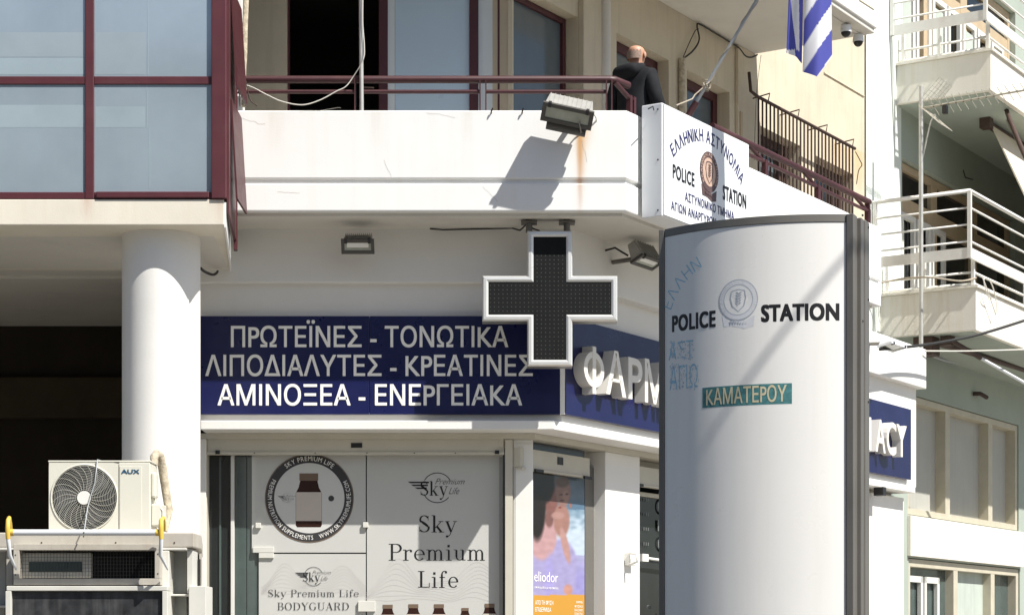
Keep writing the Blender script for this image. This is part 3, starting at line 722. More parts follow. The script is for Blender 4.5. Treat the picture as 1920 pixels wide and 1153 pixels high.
balcony(23.32, 8.17, 5.37, 5.88, 6.985, 0, 23.06, 8.16, (25.2, 27.3, 29.5))
balcony(23.85, 8.17, 8.36, 8.84, 9.95, 0, 23.62, 8.16, (25.7, 27.8, 30.0))
N_.part('wall_hook', MB().tube([FS.pt(1806, 319, 9.38), FS.pt(1810, 333, 9.37), FS.pt(1824, 337, 9.36)], 0.008, 6), M_cable)
N_.part('pipe_stub', MB().tube([FS.pt(1825, 738, 9.38), FS.pt(1838, 738, 9.3), FS.pt(1850, 745, 9.28)], 0.030, 8), M_iron)
N_.part('roof', MB().box(22.88, 34, VM+.26, VM+8, 12.5, 12.7), M_soff)
N_.done()

# ================================================================== SIGNS ON THE PHARMACY
zs0, zs1 = F0.z(0, 776.5, 16.79), F0.z(0, 592.5, 16.79)
cs = corner(16.79, 8.594)
S1 = Thing('shop_sign', 'long navy blue shop sign with three lines of white Greek lettering beside the round column', 'sign')
xj = F0.u(693, 16.79)
S1.part('panel', MB().box(F0.u(376, 16.79), xj-0.002, 16.79, 16.84, zs0, zs1), M_navy, bevel=0.003)
S1.part('panel', MB().box(xj+0.002, cs[0]-0.045, 16.79, 16.84, zs0, zs1), M_navy, bevel=0.003)
S1.part('edge_strip', MB().box(cs[0]-0.043, cs[0]-0.003, 16.786, 16.84, zs0, zs1), M_letter)
zf_ = lambda py: F0.z(0, py, 16.79)
for (t_, a_, b_, y0_, y1_) in (('ΠΡΩΤΕΪΝΕΣ - ΤΟΝΩΤΙΚΑ', 433, 953, 613.5, 651), ('ΛΙΠΟΔΙΑΛΥΤΕΣ - ΚΡΕΑΤΙΝΕΣ', 385, 999, 667.5, 705), ('ΑΜΙΝΟΞΕΑ - ΕΝΕΡΓΕΙΑΚΑ', 408, 979, 722.5, 760)):
    S1.part('lettering', MB().text(t_, F0.u(a_, 16.79), F0.u(b_, 16.79), zf_(y1_), zf_(y0_), 16.786, bold=0.016, res=5), M_letter, kind='stuff')
S1.done()
S2 = Thing('pharmacy_sign', 'navy blue sign with raised white pharmacy letters running along the side street', 'sign', FS)
us = FS.c*cs[0]+FS.s*cs[1]
sg = [us+0.003, 18.2, 20.4, UE-0.3]
for a_, b_ in zip(sg, sg[1:]): S2.part('panel', MB().box(a_+0.002, b_-0.002, 8.594, 8.645, zs0, zs1), M_navy, bevel=0.003)
lz0, lz1 = 3.752, 4.10
lets = [('Φ', 14.56, 14.89), ('Α', 14.93, 15.28), ('Ρ', 15.32, 15.575), ('Μ', 15.62, 15.99), ('Α', 16.02, 16.36), ('Κ', 16.41, 16.68), ('Ε', 16.74, 16.97), ('Ι', 17.04, 17.10), ('Ο', 17.15, 17.48),
        ('P', 19.25, 19.50), ('H', 19.56, 19.84), ('A', 19.88, 20.20), ('R', 20.25, 20.50), ('M', 20.50, 20.82), ('A', 20.95, 21.24), ('C', 21.27, 21.56), ('Y', 21.57, 21.88)]
for (ch, a_, b_) in lets:
    if ch == 'Φ':
        pm_ = MB(); zc_ = (lz0+lz1)/2; uc_ = (a_+b_)/2; N = 40
        for (ra, rb2, s0, s1) in ((0.170, 0.150, 0.112, 0.100),):
            ov = [(uc_+ra*math.cos(2*math.pi*k/N), zc_+rb2*math.sin(2*math.pi*k/N)) for k in range(N)]; iv = [(uc_+s0*math.cos(2*math.pi*k/N), zc_+s1*math.sin(2*math.pi*k/N)) for k in range(N)]
            for (v_, fl_) in ((8.485, 0), (8.59, 1)):
                pm_.add([(p[0], v_, p[1]) for p in ov]+[(p[0], v_, p[1]) for p in iv], [((k, (k+1) % N, N+(k+1) % N, N+k) if not fl_ else (N+k, N+(k+1) % N, (k+1) % N, k)) for k in range(N)])
            pm_.add([(p[0], 8.485, p[1]) for p in ov]+[(p[0], 8.59, p[1]) for p in ov], [(k, N+k, N+(k+1) % N, (k+1) % N) for k in range(N)])
            pm_.add([(p[0], 8.485, p[1]) for p in iv]+[(p[0], 8.59, p[1]) for p in iv], [((k+1) % N, N+(k+1) % N, N+k, k) for k in range(N)])
        pm_.box(uc_-0.030, uc_+0.030, 8.483, 8.588, lz0-0.03, lz1+0.02)
        S2.part('letter', pm_, M_letter3d, kind='thing'); continue
    S2.part('letter', MB().text(ch, a_, b_, lz0, lz1, 8.485, off=0.014, depth=0.105, res=5), M_letter3d, bevel=0.004, kind='thing')
S2.done()

# pharmacy cross
vx = 16.30
cxm, czm = F0.u(1031, vx), F0.z(0, 559.5, vx)
hb = 127/FPX*vx; ha = 42.5/FPX*vx
def cross(a, b): return [(cxm+x, czm+z) for x, z in [(-a, b), (-a, a), (-b, a), (-b, -a), (-a, -a), (-a, -b), (a, -b), (a, -a), (b, -a), (b, a), (a, a), (a, b)]]
X = Thing('pharmacy_cross', 'large switched-off pharmacy cross with a black dotted board and silver rim hanging below the balcony', 'sign')
X.part('housing', MB().face_prism(cross(ha, hb), vx+0.02, vx+0.16), M_alu, bevel=0.004)
X.part('board', MB().face_prism(cross(ha-0.052, hb-0.052), vx-0.002, vx+0.019), M_led)
rm = MB(); prof = [(0.0, vx+0.04), (0.002, vx+0.005), (0.012, vx-0.012), (0.034, vx-0.014), (0.050, vx-0.004), (0.054, vx+0.01)]
rows = [[(p[0], v_, p[1]) for p in cross(ha-d, hb-d)] for d, v_ in prof]
vs_ = [p for r_ in rows for p in r_]; fs_ = []
for i in range(len(prof)-1):
    for k in range(12): fs_.append((i*12+k, (i+1)*12+k, (i+1)*12+(k+1) % 12, i*12+(k+1) % 12)[::-1])
rm.add(vs_, [f[::-1] for f in fs_]); X.part('rim', rm, M_silver)
dots = MB(); sp_ = 0.0345; nn = int(hb/sp_)+1
for i in range(-nn, nn+1):
    for j in range(-nn, nn+1):
        x_, z_ = i*sp_, j*sp_
        ia = ha-0.065; ib = hb-0.065
        if ((abs(x_) < ia and abs(z_) < ib) or (abs(z_) < ia and abs(x_) < ib)) and not (z_ > hb*0.66):  # top rows left out to imitate the shade below the balcony
            dots.disc(cxm+x_, czm+z_, 0.0044, vx-0.0035, 6)
X.part('led_dots', dots, M_dot, kind='stuff')
for px in (992, 1063):
    xx = F0.u(px, vx+0.08)
    X.part('hanger', MB().tube([(xx, vx+0.08, czm+hb), (xx, vx+0.08, ZS-0.02)], 0.028, 10), M_alud)
    X.part('mount_plate', MB().box(xx-0.065, xx+0.065, vx+0.03, vx+0.15, ZS-0.055, ZS-0.038), M_alud)
cb = [F0.pt(806, 429, 16.72), F0.pt(830, 431, 16.72), F0.pt(960, 428, 16.72), F0.pt(975, 432, 16.6), F0.pt(988, 420, 16.4), F0.pt(1000, 429, 16.38), F0.pt(1012, 433, 16.38)]
X.part('cable', MB().tube(cb, 0.007, 6), M_cable)
X.done()

# ================================================================== POLICE EMBLEM (used on both police signs)
def emblem(cu, cz, r, v, fn=None, inverse=False):
    """disc with lettered ring, shield with wreath and a ribbon below: returns three meshes dark, light, line"""
    dark, light, line = MB(), MB(), MB()
    st = 0.004
    def F(dv):
        if fn: return lambda x, z: fn(x, z, dv)
        return lambda x, z: (x, v-dv, z)
    rb = [(-0.85, -0.72), (-0.15, -0.98), (0.35, -1.05), (0.85, -0.80), (0.80, -1.35), (0.30, -1.45), (-0.2, -1.30), (-0.75, -1.28)]
    def poly(mb, pts, dv, sc=1.0):
        f = F(dv); mb.add([f(cu+x*r*sc, cz+z*r*sc) for x, z in pts], [tuple(range(len(pts)))])
    poly(dark, [rb[0], rb[7], rb[6], rb[1]], 0.002); poly(dark, [rb[1], rb[6], rb[5], rb[2]], 0.002); poly(dark, [rb[2], rb[5], rb[4], rb[3]], 0.002)
    dark.ring(cu, cz, r*0.76, r, None, 40, fn=F(0.004)); 
    light.ring(cu, cz, 0.001, r*0.76, None, 40, fn=F(0.003))
    light.arc_text('ΕΛΛΗΝΙΚΗ ΑΣΤΥΝΟΜΙΑ', cu, cz, r*0.80, 225, -45, r*0.15, None, fn=F(0.006), off=0.01)
    line.ring(cu, cz, r*0.97, r*1.02, None, 40, fn=F(0.005)); line.ring(cu, cz, r*0.73, r*0.77, None, 40, fn=F(0.005))
    sh = [(-0.34, 0.45), (-0.40, 0.10), (-0.30, -0.30), (0, -0.58), (0.30, -0.30), (0.40, 0.10), (0.34, 0.45), (0, 0.52)]
    line.ribbon([(cu+x*r, cz+z*r) for x, z in sh+[sh[0]]], r*0.05, None, fn=F(0.006))
    line.ribbon([(cu-0.05*r, cz-0.32*r), (cu, cz), (cu+0.05*r, cz+0.35*r)], r*0.03, None, fn=F(0.007))
    for k in range(5):
        for sg_ in (-1, 1):
            bx, bz = 0.01*k, -0.22+0.13*k
            tip = (bx+sg_*0.17, bz+0.10); 
            poly(line, [(bx, bz), (bx+sg_*0.11-0.03*sg_, bz+0.0), tip, (bx+sg_*0.05, bz+0.09)][::(1 if sg_ > 0 else -1)], 0.008)
    for k in range(7):
        bx = -0.45+0.13*k; poly(line, [(bx, -1.02-0.03*k), (bx+0.05, -1.22), (bx+0.11, -1.12), (bx+0.10, -1.0-0.03*k)], 0.009)
    return dark, light, line

# ================================================================== POLICE LIGHTBOX ON THE BALCONY CORNER
P = Thing('police_lightbox', 'white police station lightbox with blue and black lettering fixed to the balcony corner', 'sign', FS)
bu0, bu1, bz0, bz1, bv = 14.30, 15.885, 5.045, 5.955, 7.60
P.part('box', MB().box(bu0, bu1, bv+0.012, 7.80, bz0, bz1), M_signw, bevel=0.008)
P.part('face', MB().box(bu0+0.012, bu1-0.012, bv, bv+0.011, bz0+0.012, bz1-0.012), M_signw)
zt_ = bv-0.002
def su(px): return FS.u(px, bv)
def sz(px, py): return FS.z(px, py, bv)
def PT(body, p0, p1, ycap0, ybase0, **k):
    P.part('lettering', MB().text(body, su(p0), su(p1), sz(p0, ybase0), sz(p0, ycap0), zt_, **k), k_m, kind='stuff')
k_m = M_ink
PT('POLICE', 1261, 1302, 307.5, 334, bold=0.035, spacing=1.12)
PT('STATION', 1355, 1399, 347, 374, bold=0.035, spacing=1.08)
k_m = M_inkblue
PT('ΑΣΤΥΝΟΜΙΚΟ ΤΜΗΜΑ', 1284, 1376, 361, 376.5, bold=0.022, spacing=1.08)
for t_, a_, b_ in (('ΑΓΙΩΝ ΑΝΑΡΓΥΡΩΝ', 1258, 1342), ('- ΚΑΜΑΤΕΡΟΥ', 1346, 1400)): P.part('lettering', MB().text(t_, su(a_), su(b_), sz(1258, 393), sz(1258, 377.5), zt_, bold=0.022, spacing=1.08), M_inkblue, kind='stuff')
ec = (su(1329), sz(1329, 323)); er = 0.165
# arched line: an arc through three measured points
pa, pb, pc = [(su(x), sz(x, y)) for x, y in ((1266, 290), (1322, 267), (1386, 340))]
def circ(a, b, c):
    ax, ay = a; bx, by = b; cx_, cy_ = c; d = 2*(ax*(by-cy_)+bx*(cy_-ay)+cx_*(ay-by))
    ux = ((ax*ax+ay*ay)*(by-cy_)+(bx*bx+by*by)*(cy_-ay)+(cx_*cx_+cy_*cy_)*(ay-by))/d
    uy = ((ax*ax+ay*ay)*(cx_-bx)+(bx*bx+by*by)*(ax-cx_)+(cx_*cx_+cy_*cy_)*(bx-ax))/d
    return ux, uy, math.hypot(ax-ux, ay-uy)
qx, qz, qr = circ(pa, pb, pc)
a0 = math.degrees(math.atan2(pa[1]-qz, pa[0]-qx)); a1 = math.degrees(math.atan2(pc[1]-qz, pc[0]-qx))
P.part('lettering', MB().arc_text('ΕΛΛΗΝΙΚΗ ΑΣΤΥΝΟΜΙΑ', qx, qz, qr, a0+3, a1-3, 0.095, zt_, bold=0.022), M_inkblue, kind='stuff')
dk, lt, ln_ = emblem(ec[0], ec[1], er, bv-0.001)
P.part('emblem', dk, M_inkred, kind='stuff'); P.part('emblem_field', lt, M_inktan, kind='stuff'); P.part('emblem_lines', ln_, M_inkred, kind='stuff')
for (x_, z_) in ((bu0, bz1-0.05), (bu0, bz0+0.05), (bu0, (bz0+bz1)/2)):
    P.part('screw', MB().tube([(x_-0.004, bv+0.05, z_), (x_+0.002, bv+0.05, z_)], 0.007, 6), M_blackp)
P.part('wire_tie', MB().tube([FS.pt(1215, 205, 7.66), FS.pt(1224, 200, 7.62), (bu0-0.012, 7.68, sz(1225, 196))], 0.005, 5), M_cable)
P.done()

# ================================================================== POLICE TOTEM IN FRONT
TH = R(22.5); WT = 0.915
ox, oy = (1603-CXP)/FPX*9.0, 9.0
FT = Frame(-TH, ox, oy)
BU = 0.125
def vsurf(u): 
    k = (u+WT/2)/(WT/2); return -BU*(1-k*k) if abs(k) < 1 else 0.0
ZT = 1.6+(1210-402.5)*9.0/FPX
def tpt(px, py, dv=0.0):
    v = 0.0
    for _ in range(6):
        q = FT.pt(px, py, v); v = vsurf(q[0])
    return (q[0], q[2])
def tfn(dv): return lambda x, z: (x, vsurf(x)-dv, z)
T_ = Thing('police_totem', 'tall curved white police station totem with aluminium edges standing in front of the pharmacy', 'sign totem', FT)
def strip(u0, u1, z0, z1, dv, n=120, thick=0.02):
    m = MB(); vs = []; 
    for i in range(n+1):
        u_ = u0+(u1-u0)*i/n; v_ = vsurf(u_)-dv
        vs += [(u_, v_, z0), (u_, v_, z1), (u_, v_+thick, z1), (u_, v_+thick, z0)]
    m.add(vs, [(i*4, i*4+4, i*4+5, i*4+1) for i in range(n)], smooth=True)
    fs = []
    for i in range(n):
        a = i*4; b = a+4
        fs += [(a+1, b+1, b+2, a+2), (a+2, b+2, b+3, a+3), (a+3, b+3, b, a)]
    m.add(vs, fs+[(0, 1, 2, 3), (n*4+3, n*4+2, n*4+1, n*4)])
    return m
T_.part('face_panel', strip(-WT+0.028, -0.036, 0.35, ZT-0.036, 0.0), M_tot)
T_.part('top_trim', strip(-WT+0.03, -0.034, ZT-0.034, ZT, 0.003, thick=0.05), M_alud)
cp_ = MB(); n_ = 30
cp_.plan([(-WT+0.03+(WT-0.064)*i/n_, vsurf(-WT+0.03+(WT-0.064)*i/n_)+0.02) for i in range(n_+1)]+[(-0.034, 0.19), (-WT+0.03, 0.19)], ZT-0.04, ZT-0.008)
T_.part('top_cap', cp_, M_alud)
T_.part('edge_post', MB().box(-WT, -WT+0.026, -0.02, 0.19, 0.1, ZT), M_alud, bevel=0.003)
T_.part('edge_post', MB().box(-0.033, 0.0, -0.028, 0.05, 0.1, ZT), M_alud, bevel=0.003)
T_.part('edge_post', MB().box(-0.03, 0.018, 0.052, 0.105, 0.1, ZT-0.004), M_alud, bevel=0.004)
T_.part('edge_groove', MB().box(-0.03, 0.008, 0.106, 0.120, 0.1, ZT-0.006), M_alu)
T_.part('edge_post', MB().box(-0.03, 0.022, 0.121, 0.20, 0.1, ZT), M_alud, bevel=0.006)
T_.part('back_panel', MB().box(-WT+0.026, -0.03, 0.17, 0.19, 0.1, ZT-0.01), M_tot)
T_.part('plinth', MB().box(-WT-0.02, 0.04, -0.16, 0.24, 0.12, 0.35), M_alud, bevel=0.01)
for (px, py) in ((1604, 409), (1634, 424), (1604, 606), (1634, 752), (1634, 560)):
    pu_ = 0.0185 if px == 1604 else 0.0225; pv_ = 0.075 if px == 1604 else 0.17
    zz = EYE+(HY-py)*9.12/FPX; T_.part('screw', MB().tube([(pu_-0.004, pv_, zz), (pu_+0.003, pv_, zz)], 0.005, 6), M_blackp)
def tot_text(body, p0, p1, ycap, ybase, m, bold=0.045, dv=0.0004, spacing=1.0, name='lettering'):
    a = tpt(p0, ybase); b = tpt(p1, ybase); h = tpt(p0, ycap)[1]
    T_.part(name, MB().text(body, a[0], b[0], a[1], h, None, bold=bold, fn=tfn(dv), spacing=spacing, res=4), m, kind='stuff')
tot_text('POLICE', 1260, 1342, 592.5, 623, M_ink, bold=0.045, spacing=1.12)
tot_text('STATION', 1427, 1574, 572, 604, M_ink, bold=0.05, spacing=1.06)
em = tpt(1384, 564); er = 37.5/FPX*9.15
fnE = lambda x, z, dv: (x, vsurf(x)-dv*0.1-0.0003, z)
dk, lt, ln_ = emblem(em[0], em[1]+0.004, er, 0, fn=fnE)
T_.part('emblem', dk, mat('faded_lilac_ink', (0.70, 0.71, 0.745), 0.35, var=0.03, scale=20), kind='stuff')
T_.part('emblem_field', lt, mat('faded_pale_ink', (0.77, 0.77, 0.76), 0.35, var=0.02, scale=20), kind='stuff')
T_.part('emblem_lines', ln_, mat('faded_line_ink', (0.42, 0.45, 0.50), 0.35, var=0.1, scale=40), kind='stuff')
# teal strip
ka, kb = tpt(1317, 765), tpt(1485, 754); kc = tpt(1317, 727)
T_.part('district_strip', strip(ka[0], kb[0], ka[1], kc[1], 0.0004, 60, 0.0003), M_teal)
tot_text('ΚΑΜΑΤΕΡΟΥ', 1324, 1475, 731, 760, M_gold, bold=0.012, dv=0.0009)
# ghosts of peeled lettering
pg = [tpt(1258, 583), tpt(1276, 543), tpt(1318, 500)]
gx, gz, gr = circ(*pg)
b0 = math.degrees(math.atan2(pg[0][1]-gz, pg[0][0]-gx)); b1 = math.degrees(math.atan2(pg[2][1]-gz, pg[2][0]-gx))
T_.part('peeled_lettering', MB().arc_text('ΕΛΛΗΝ', gx, gz, gr, b0, b1, 0.055, None, off=-0.012, fn=tfn(0.0005), wf=0.8), M_fadeblue, kind='stuff')
rnd = random.Random(3); gm = MB()
for (y0, y1, x1) in ((640, 676, 1300), (684, 732, 1310)):
    for k in range(150):
        px = 1256+(x1-1256)*rnd.random()**1.3; py = y0+(y1-y0)*rnd.random()
        q = tpt(px, py); w_, h_ = 0.002+0.005*rnd.random(), 0.002+0.010*rnd.random(); sk = (rnd.random()-0.5)*0.004
        f = tfn(0.0005); gm.add([f(q[0], q[1]), f(q[0]+w_, q[1]+sk), f(q[0]+w_+sk, q[1]+h_), f(q[0]+sk, q[1]+h_*0.8)], [(0, 1, 2, 3)])
T_.part('peeled_patch', gm, mat('faded_pale_blue', (0.52, 0.62, 0.69), 0.4, var=0.2, scale=60), kind='stuff')
def gt(body, p0, p1, yc, yb):
    a = tpt(p0, yb); b = tpt(p1, yb); h = tpt(p0, yc)[1]
    T_.part('peeled_lettering', MB().text(body, a[0], b[0], a[1], h, None, off=-0.012, fn=tfn(0.0006)), M_fadeblue, kind='stuff')
gt('ΑΣΤ', 1254, 1300, 645, 676); gt('ΑΓΙΩ', 1256, 1308, 690, 732)
T_.done()

# ================================================================== FLOODLIGHTS
def lamp(name, label, fr, c, w, h, d, tilt, roll, yaw=0.0, fins=10, group='floodlights on the building', back=None, scale_rim=0.02, finh=0.014, mb_=None):
    """housing with cooling ribs, rim and glass; c is the centre of the glass, tilt turns the glass downwards"""
    L = Thing(name, label, 'floodlight', fr, group)
    M = Matrix.Translation(c) @ Matrix.Rotation(roll, 4, 'Y') @ Matrix.Rotation(yaw, 4, 'Z') @ Matrix.Rotation(tilt, 4, 'X')
    def mk(): m = MB(); m.M = M; return m
    b = mk()
    # tapered body behind the glass: local -Y is where the light goes
    W, H, D = w/2, h/2, d
    b.add([(-W, 0, -H), (W, 0, -H), (W, 0, H), (-W, 0, H), (-W*0.9, D, -H*0.55), (W*0.9, D, -H*0.55), (W*0.9, D, H*0.75), (-W*0.9, D, H*0.75)],
          [(0, 1, 2, 3), (1, 5, 6, 2), (5, 4, 7, 6), (4, 0, 3, 7), (3, 2, 6, 7), (4, 5, 1, 0)])
    L.part('housing', b, mb_ or M_lampbody, bevel=0.006)
    for i in range(fins):
        x = -W*0.86+W*1.72*i/(fins-1); f = mk()
        f.add([(x-0.003, 0.01, H*1.0), (x+0.003, 0.01, H*1.0), (x+0.003, D, H*0.78), (x-0.003, D, H*0.78), (x-0.002, 0.01, H*1.0+finh), (x+0.002, 0.01, H*1.0+finh), (x+0.002, D, H*0.78+finh), (x-0.002, D, H*0.78+finh)],
              [(3, 2, 1, 0), (4, 5, 6, 7), (0, 1, 5, 4), (1, 2, 6, 5), (2, 3, 7, 6), (3, 0, 4, 7)])
        L.part('cooling_fin', f, M_lampbody)
    r = mk(); k = scale_rim
    for (a0_, a1_, c0_, c1_) in ((-W-0.012, W+0.012, H-k, H+0.012), (-W-0.012, W+0.012, -H-0.012, -H+k), (-W-0.012, -W+k, -H+k, H-k), (W-k, W+0.012, -H+k, H-k)): r.box(a0_, a1_, -0.025, -0.002, c0_, c1_)
    L.part('rim', r, mb_ or M_lampdark)
    L.part('glass', mk().box(-W+k, W-k, -0.016, -0.008, -H+k, H-k), M_lampglass)
    if w < 0.37: L.part('reflector', mk().box(-W*0.72, W*0.72, -0.0185, -0.0165, -H*0.15, H*0.62), M_silver)
    for sgn in (-1, 1): L.part('clip', mk().box(sgn*W*0.78-0.012, sgn*W*0.78+0.012, -0.032, -0.003, H-0.02, H+0.022), M_blackp)
    if back: 
        for pts, rr in back: L.part('bracket', MB().tube(pts, rr, 8), M_alud)
    return L
c = F0.pt(1064, 216, 15.83)
L = lamp('floodlight', 'large grey floodlight tilted over the balcony parapet', F0, c, 0.385, 0.135, 0.21, R(42), R(12), 0,
     back=[([(c[0], 15.92, c[2]+0.03), (c[0]+0.02, 16.02, c[2]+0.0), (c[0]+0.02, 16.128, c[2]-0.02)], 0.022), ([(c[0]+0.09, 15.80, c[2]-0.06), (c[0]+0.11, 15.9, c[2]-0.12), (c[0]+0.08, 16.0, c[2]-0.10)], 0.006)], finh=0.003, mb_=None)
L.part('wire', MB().tube([(c[0]+0.15, 15.95, c[2]+0.09), (c[0]+0.19, 16.02, c[2]+0.10), (c[0]+0.235, 16.1, c[2]+0.05), (c[0]+0.245, 16.15, c[2]+0.02)], 0.006, 6), M_wcable)
L.part('bottom_shell', MB().tube([(c[0]-0.16, 15.95, c[2]-0.03), (c[0]+0.15, 15.95, c[2]-0.095)], 0.05, 10), M_lampdark)
L.done()
c = F0.pt(671, 461, 16.45)
L = lamp('floodlight', 'small finned floodlight under the balcony above the white Greek lettering', F0, c, 0.245, 0.10, 0.15, R(32), 0, fins=14, back=[([(c[0], 16.5, c[2]+0.03), (c[0], 16.77, c[2]+0.02)], 0.014)], scale_rim=0.014)
L.part('wire', MB().tube([(c[0]-0.01, 16.6, c[2]+0.05), (c[0]-0.02, 16.68, c[2]+0.09), (c[0]+0.01, 16.76, c[2]+0.14)], 0.008, 6), M_cable); L.done()
c = FS.pt(1212, 489, 8.20)
L = lamp('floodlight', 'grey floodlight partly hidden by the police totem right of the pharmacy cross', FS, c, 0.36, 0.11, 0.15, R(62), 0, fins=8, back=[([(c[0], 8.25, c[2]+0.03), (c[0], 8.53, c[2]+0.02)], 0.02)], scale_rim=0.014)
L.part('wire', MB().tube([(c[0]-0.05, 8.35, c[2]+0.05), (c[0]-0.10, 8.45, c[2]+0.12), (c[0]-0.13, 8.53, c[2]+0.10)], 0.009, 6), M_cable); L.done()
c = FS.pt(1672, 648, 8.25)
L = lamp('floodlight', 'pale floodlight on top of the white bulkhead at the far end of the pharmacy', FS, c, 0.42, 0.15, 0.05, R(78), 0, fins=6, finh=0.002, mb_=M_signw, back=[([(c[0], 8.35, c[2]+0.03), (c[0]+0.1, 8.6, c[2]+0.06)], 0.02)], scale_rim=0.014)
L.done()

# security cameras
for i, px in enumerate((1586, 1609)):
    # under the soffit end of the upper balcony
    q = FS.pt(px, 68, 8.12+0.02*i); zc = ZU
    t = Thing('security_camera', ('white dome camera under the upper balcony, the one next to the flag' if i == 0 else 'white dome camera under the upper balcony, the one at the outer corner'), 'camera', FS, 'dome cameras under the upper balcony')
    t.part('mount', MB().tube([(q[0], q[1], zc-0.02), (q[0], q[1], zc-0.09)], [0.052, 0.058], 18), M_signw)
    t.part('dome', MB().ball((q[0], q[1], zc-0.09), 0.050, 16), M_blackp)
    t.done()
cx1 = FS.pt(1675, 915, 8.5)
t = Thing('security_camera', 'small black camera hanging under the ledge below the far end of the pharmacy sign', 'camera', FS)
t.part('bracket', MB().tube([(cx1[0], 8.66, 3.336), (cx1[0], 8.66, cx1[2]+0.02)], 0.012, 8), M_blackp)
t.part('body', MB().box(cx1[0]-0.05, cx1[0]+0.05, 8.6, 8.72, cx1[2]-0.08, cx1[2]+0.02), M_blackp, bevel=0.01); t.done()
# white hook box on the pier
q = FS.pt(1178, 1047, 8.90)
t = Thing('wall_intercom', 'white wall box with a hook on the white pier beside the dark shop door', 'wall fitting', FS)
t.part('box', MB().box(q[0]-0.02, q[0]+0.10, 8.87, 8.93, q[2]-0.06, q[2]+0.06), M_plastic, bevel=0.008)
t.part('hook', MB().tube([(q[0]-0.03, 8.87+0.0, q[2]+0.05), (q[0]-0.03, 8.80, q[2]+0.04), (q[0]-0.03, 8.79, q[2]-0.03), (q[0]-0.03, 8.86, q[2]-0.05)], 0.012, 8), M_plastic); t.done()

# ================================================================== SHOP WINDOW
VG = 17.10
fx = lambda px, v=VG: F0.u(px, v)
fz = lambda py, v=VG: F0.z(0, py, v)
W_ = Thing('shop_window', 'wide shop window with printed pale film under a beige roller shutter box', 'shop window')
W_.part('guide_rail', MB().box(fx(379, 16.97), fx(388, 16.97), 16.97, 17.2, 0.14, 3.335), M_beige, bevel=0.003)
W_.part('guide_rail', MB().box(fx(947, 16.97), fx(962, 16.97)-0.003, 16.965, 17.2, 0.14, 3.335), M_beige, bevel=0.003)
W_.part('shutter_box', MB().box(fx(388, 17.0)+0.003, fx(947, 17.0)-0.005, 17.005, 17.3, fz(822, 17.0), 3.238), mat('shutter_recess', (0.30, 0.285, 0.24), 0.5, var=0.05))
W_.part('shutter_edge', MB().box(fx(388, 17.0)+0.004, fx(947, 17.0)-0.006, 16.985, 17.06, fz(848, 17.0), fz(823, 17.0)), M_beige, bevel=0.004)
W_.part('shutter_lip', MB().box(fx(388, 17.0)+0.004, fx(947, 17.0)-0.006, 16.970, 17.05, fz(852.5, 17.0), fz(847.5, 17.0)), M_beige, bevel=0.003)
for p in (408, 932): W_.part('stop_block', MB().box(fx(p-4, 16.96), fx(p+4, 16.96), 16.955, 16.969, fz(851, 16.96), fz(844, 16.96)), M_blackp)
W_.part('keyhole_plate', MB().box(fx(658, 16.98), fx(679, 16.98), 16.979, 16.984, fz(839, 16.98), fz(830, 16.98)), M_blackp)
for p in (477, 591, 688, 777, 854): W_.part('screw', MB().tube([(fx(p, 16.97), 16.966, fz(849, 16.97)), (fx(p, 16.97), 16.972, fz(849, 16.97))], 0.006, 6), M_lampdark)
W_.part('pane', MB().box(fx(388), fx(433), VG, VG+0.012, 0.2, 3.22), M_blackglass)
W_.part('inner_post', MB().box(fx(408, 17.0), fx(412, 17.0), VG-0.012, VG-0.002, 0.2, 3.2), M_greenglass)
W_.part('mullion', MB().box(fx(433)+0.002, fx(440), VG-0.03, VG+0.02, 0.2, 3.22), M_doorw, bevel=0.003)
W_.part('pane', MB().box(fx(440)+0.003, fx(462), VG, VG+0.012, 0.2, 3.22), M_greenglass)
W_.part('pane', MB().box(fx(463), fx(488), VG+0.005, VG+0.017, 0.2, 3.22), M_greenglass)
zA = fz(1035.5); zB = fz(1038)
W_.part('film_panel', MB().box(fx(472.5), fx(686), VG-0.012, VG-0.001, zA, 3.22), M_film, bevel=0.001)
W_.part('film_panel', MB().box(fx(485.5), fx(686), VG-0.011, VG, 0.2, zB), M_film, bevel=0.001)
W_.part('film_panel', MB().box(fx(688), fx(945), VG-0.013, VG-0.002, 0.2, 3.22), M_film, bevel=0.001)
def pb(name, a, b, c, d, m, dv=0.04):
    W_.part(name, MB().box(fx(a), fx(b), VG-dv, VG-0.0135, fz(d), fz(c)), m, bevel=0.003)
pb('door_patch', 475, 514, 1025, 1036, M_kwhite, 0.03); pb('door_patch', 486, 514, 1036.5, 1046, M_kwhite, 0.03)
pb('glass_clip', 480, 490, 980, 990, M_kwhite); pb('glass_clip', 681, 691, 979, 989, M_kwhite)
pb('door_patch', 672, 704, 1126, 1146, M_kwhite, 0.035)
VP = VG-0.0150
def fmap(px, py): return (F0.u(px, VP), F0.z(0, py, VP))
SC = VP/FPX
ink = MB(); ink2 = MB(); line = MB()
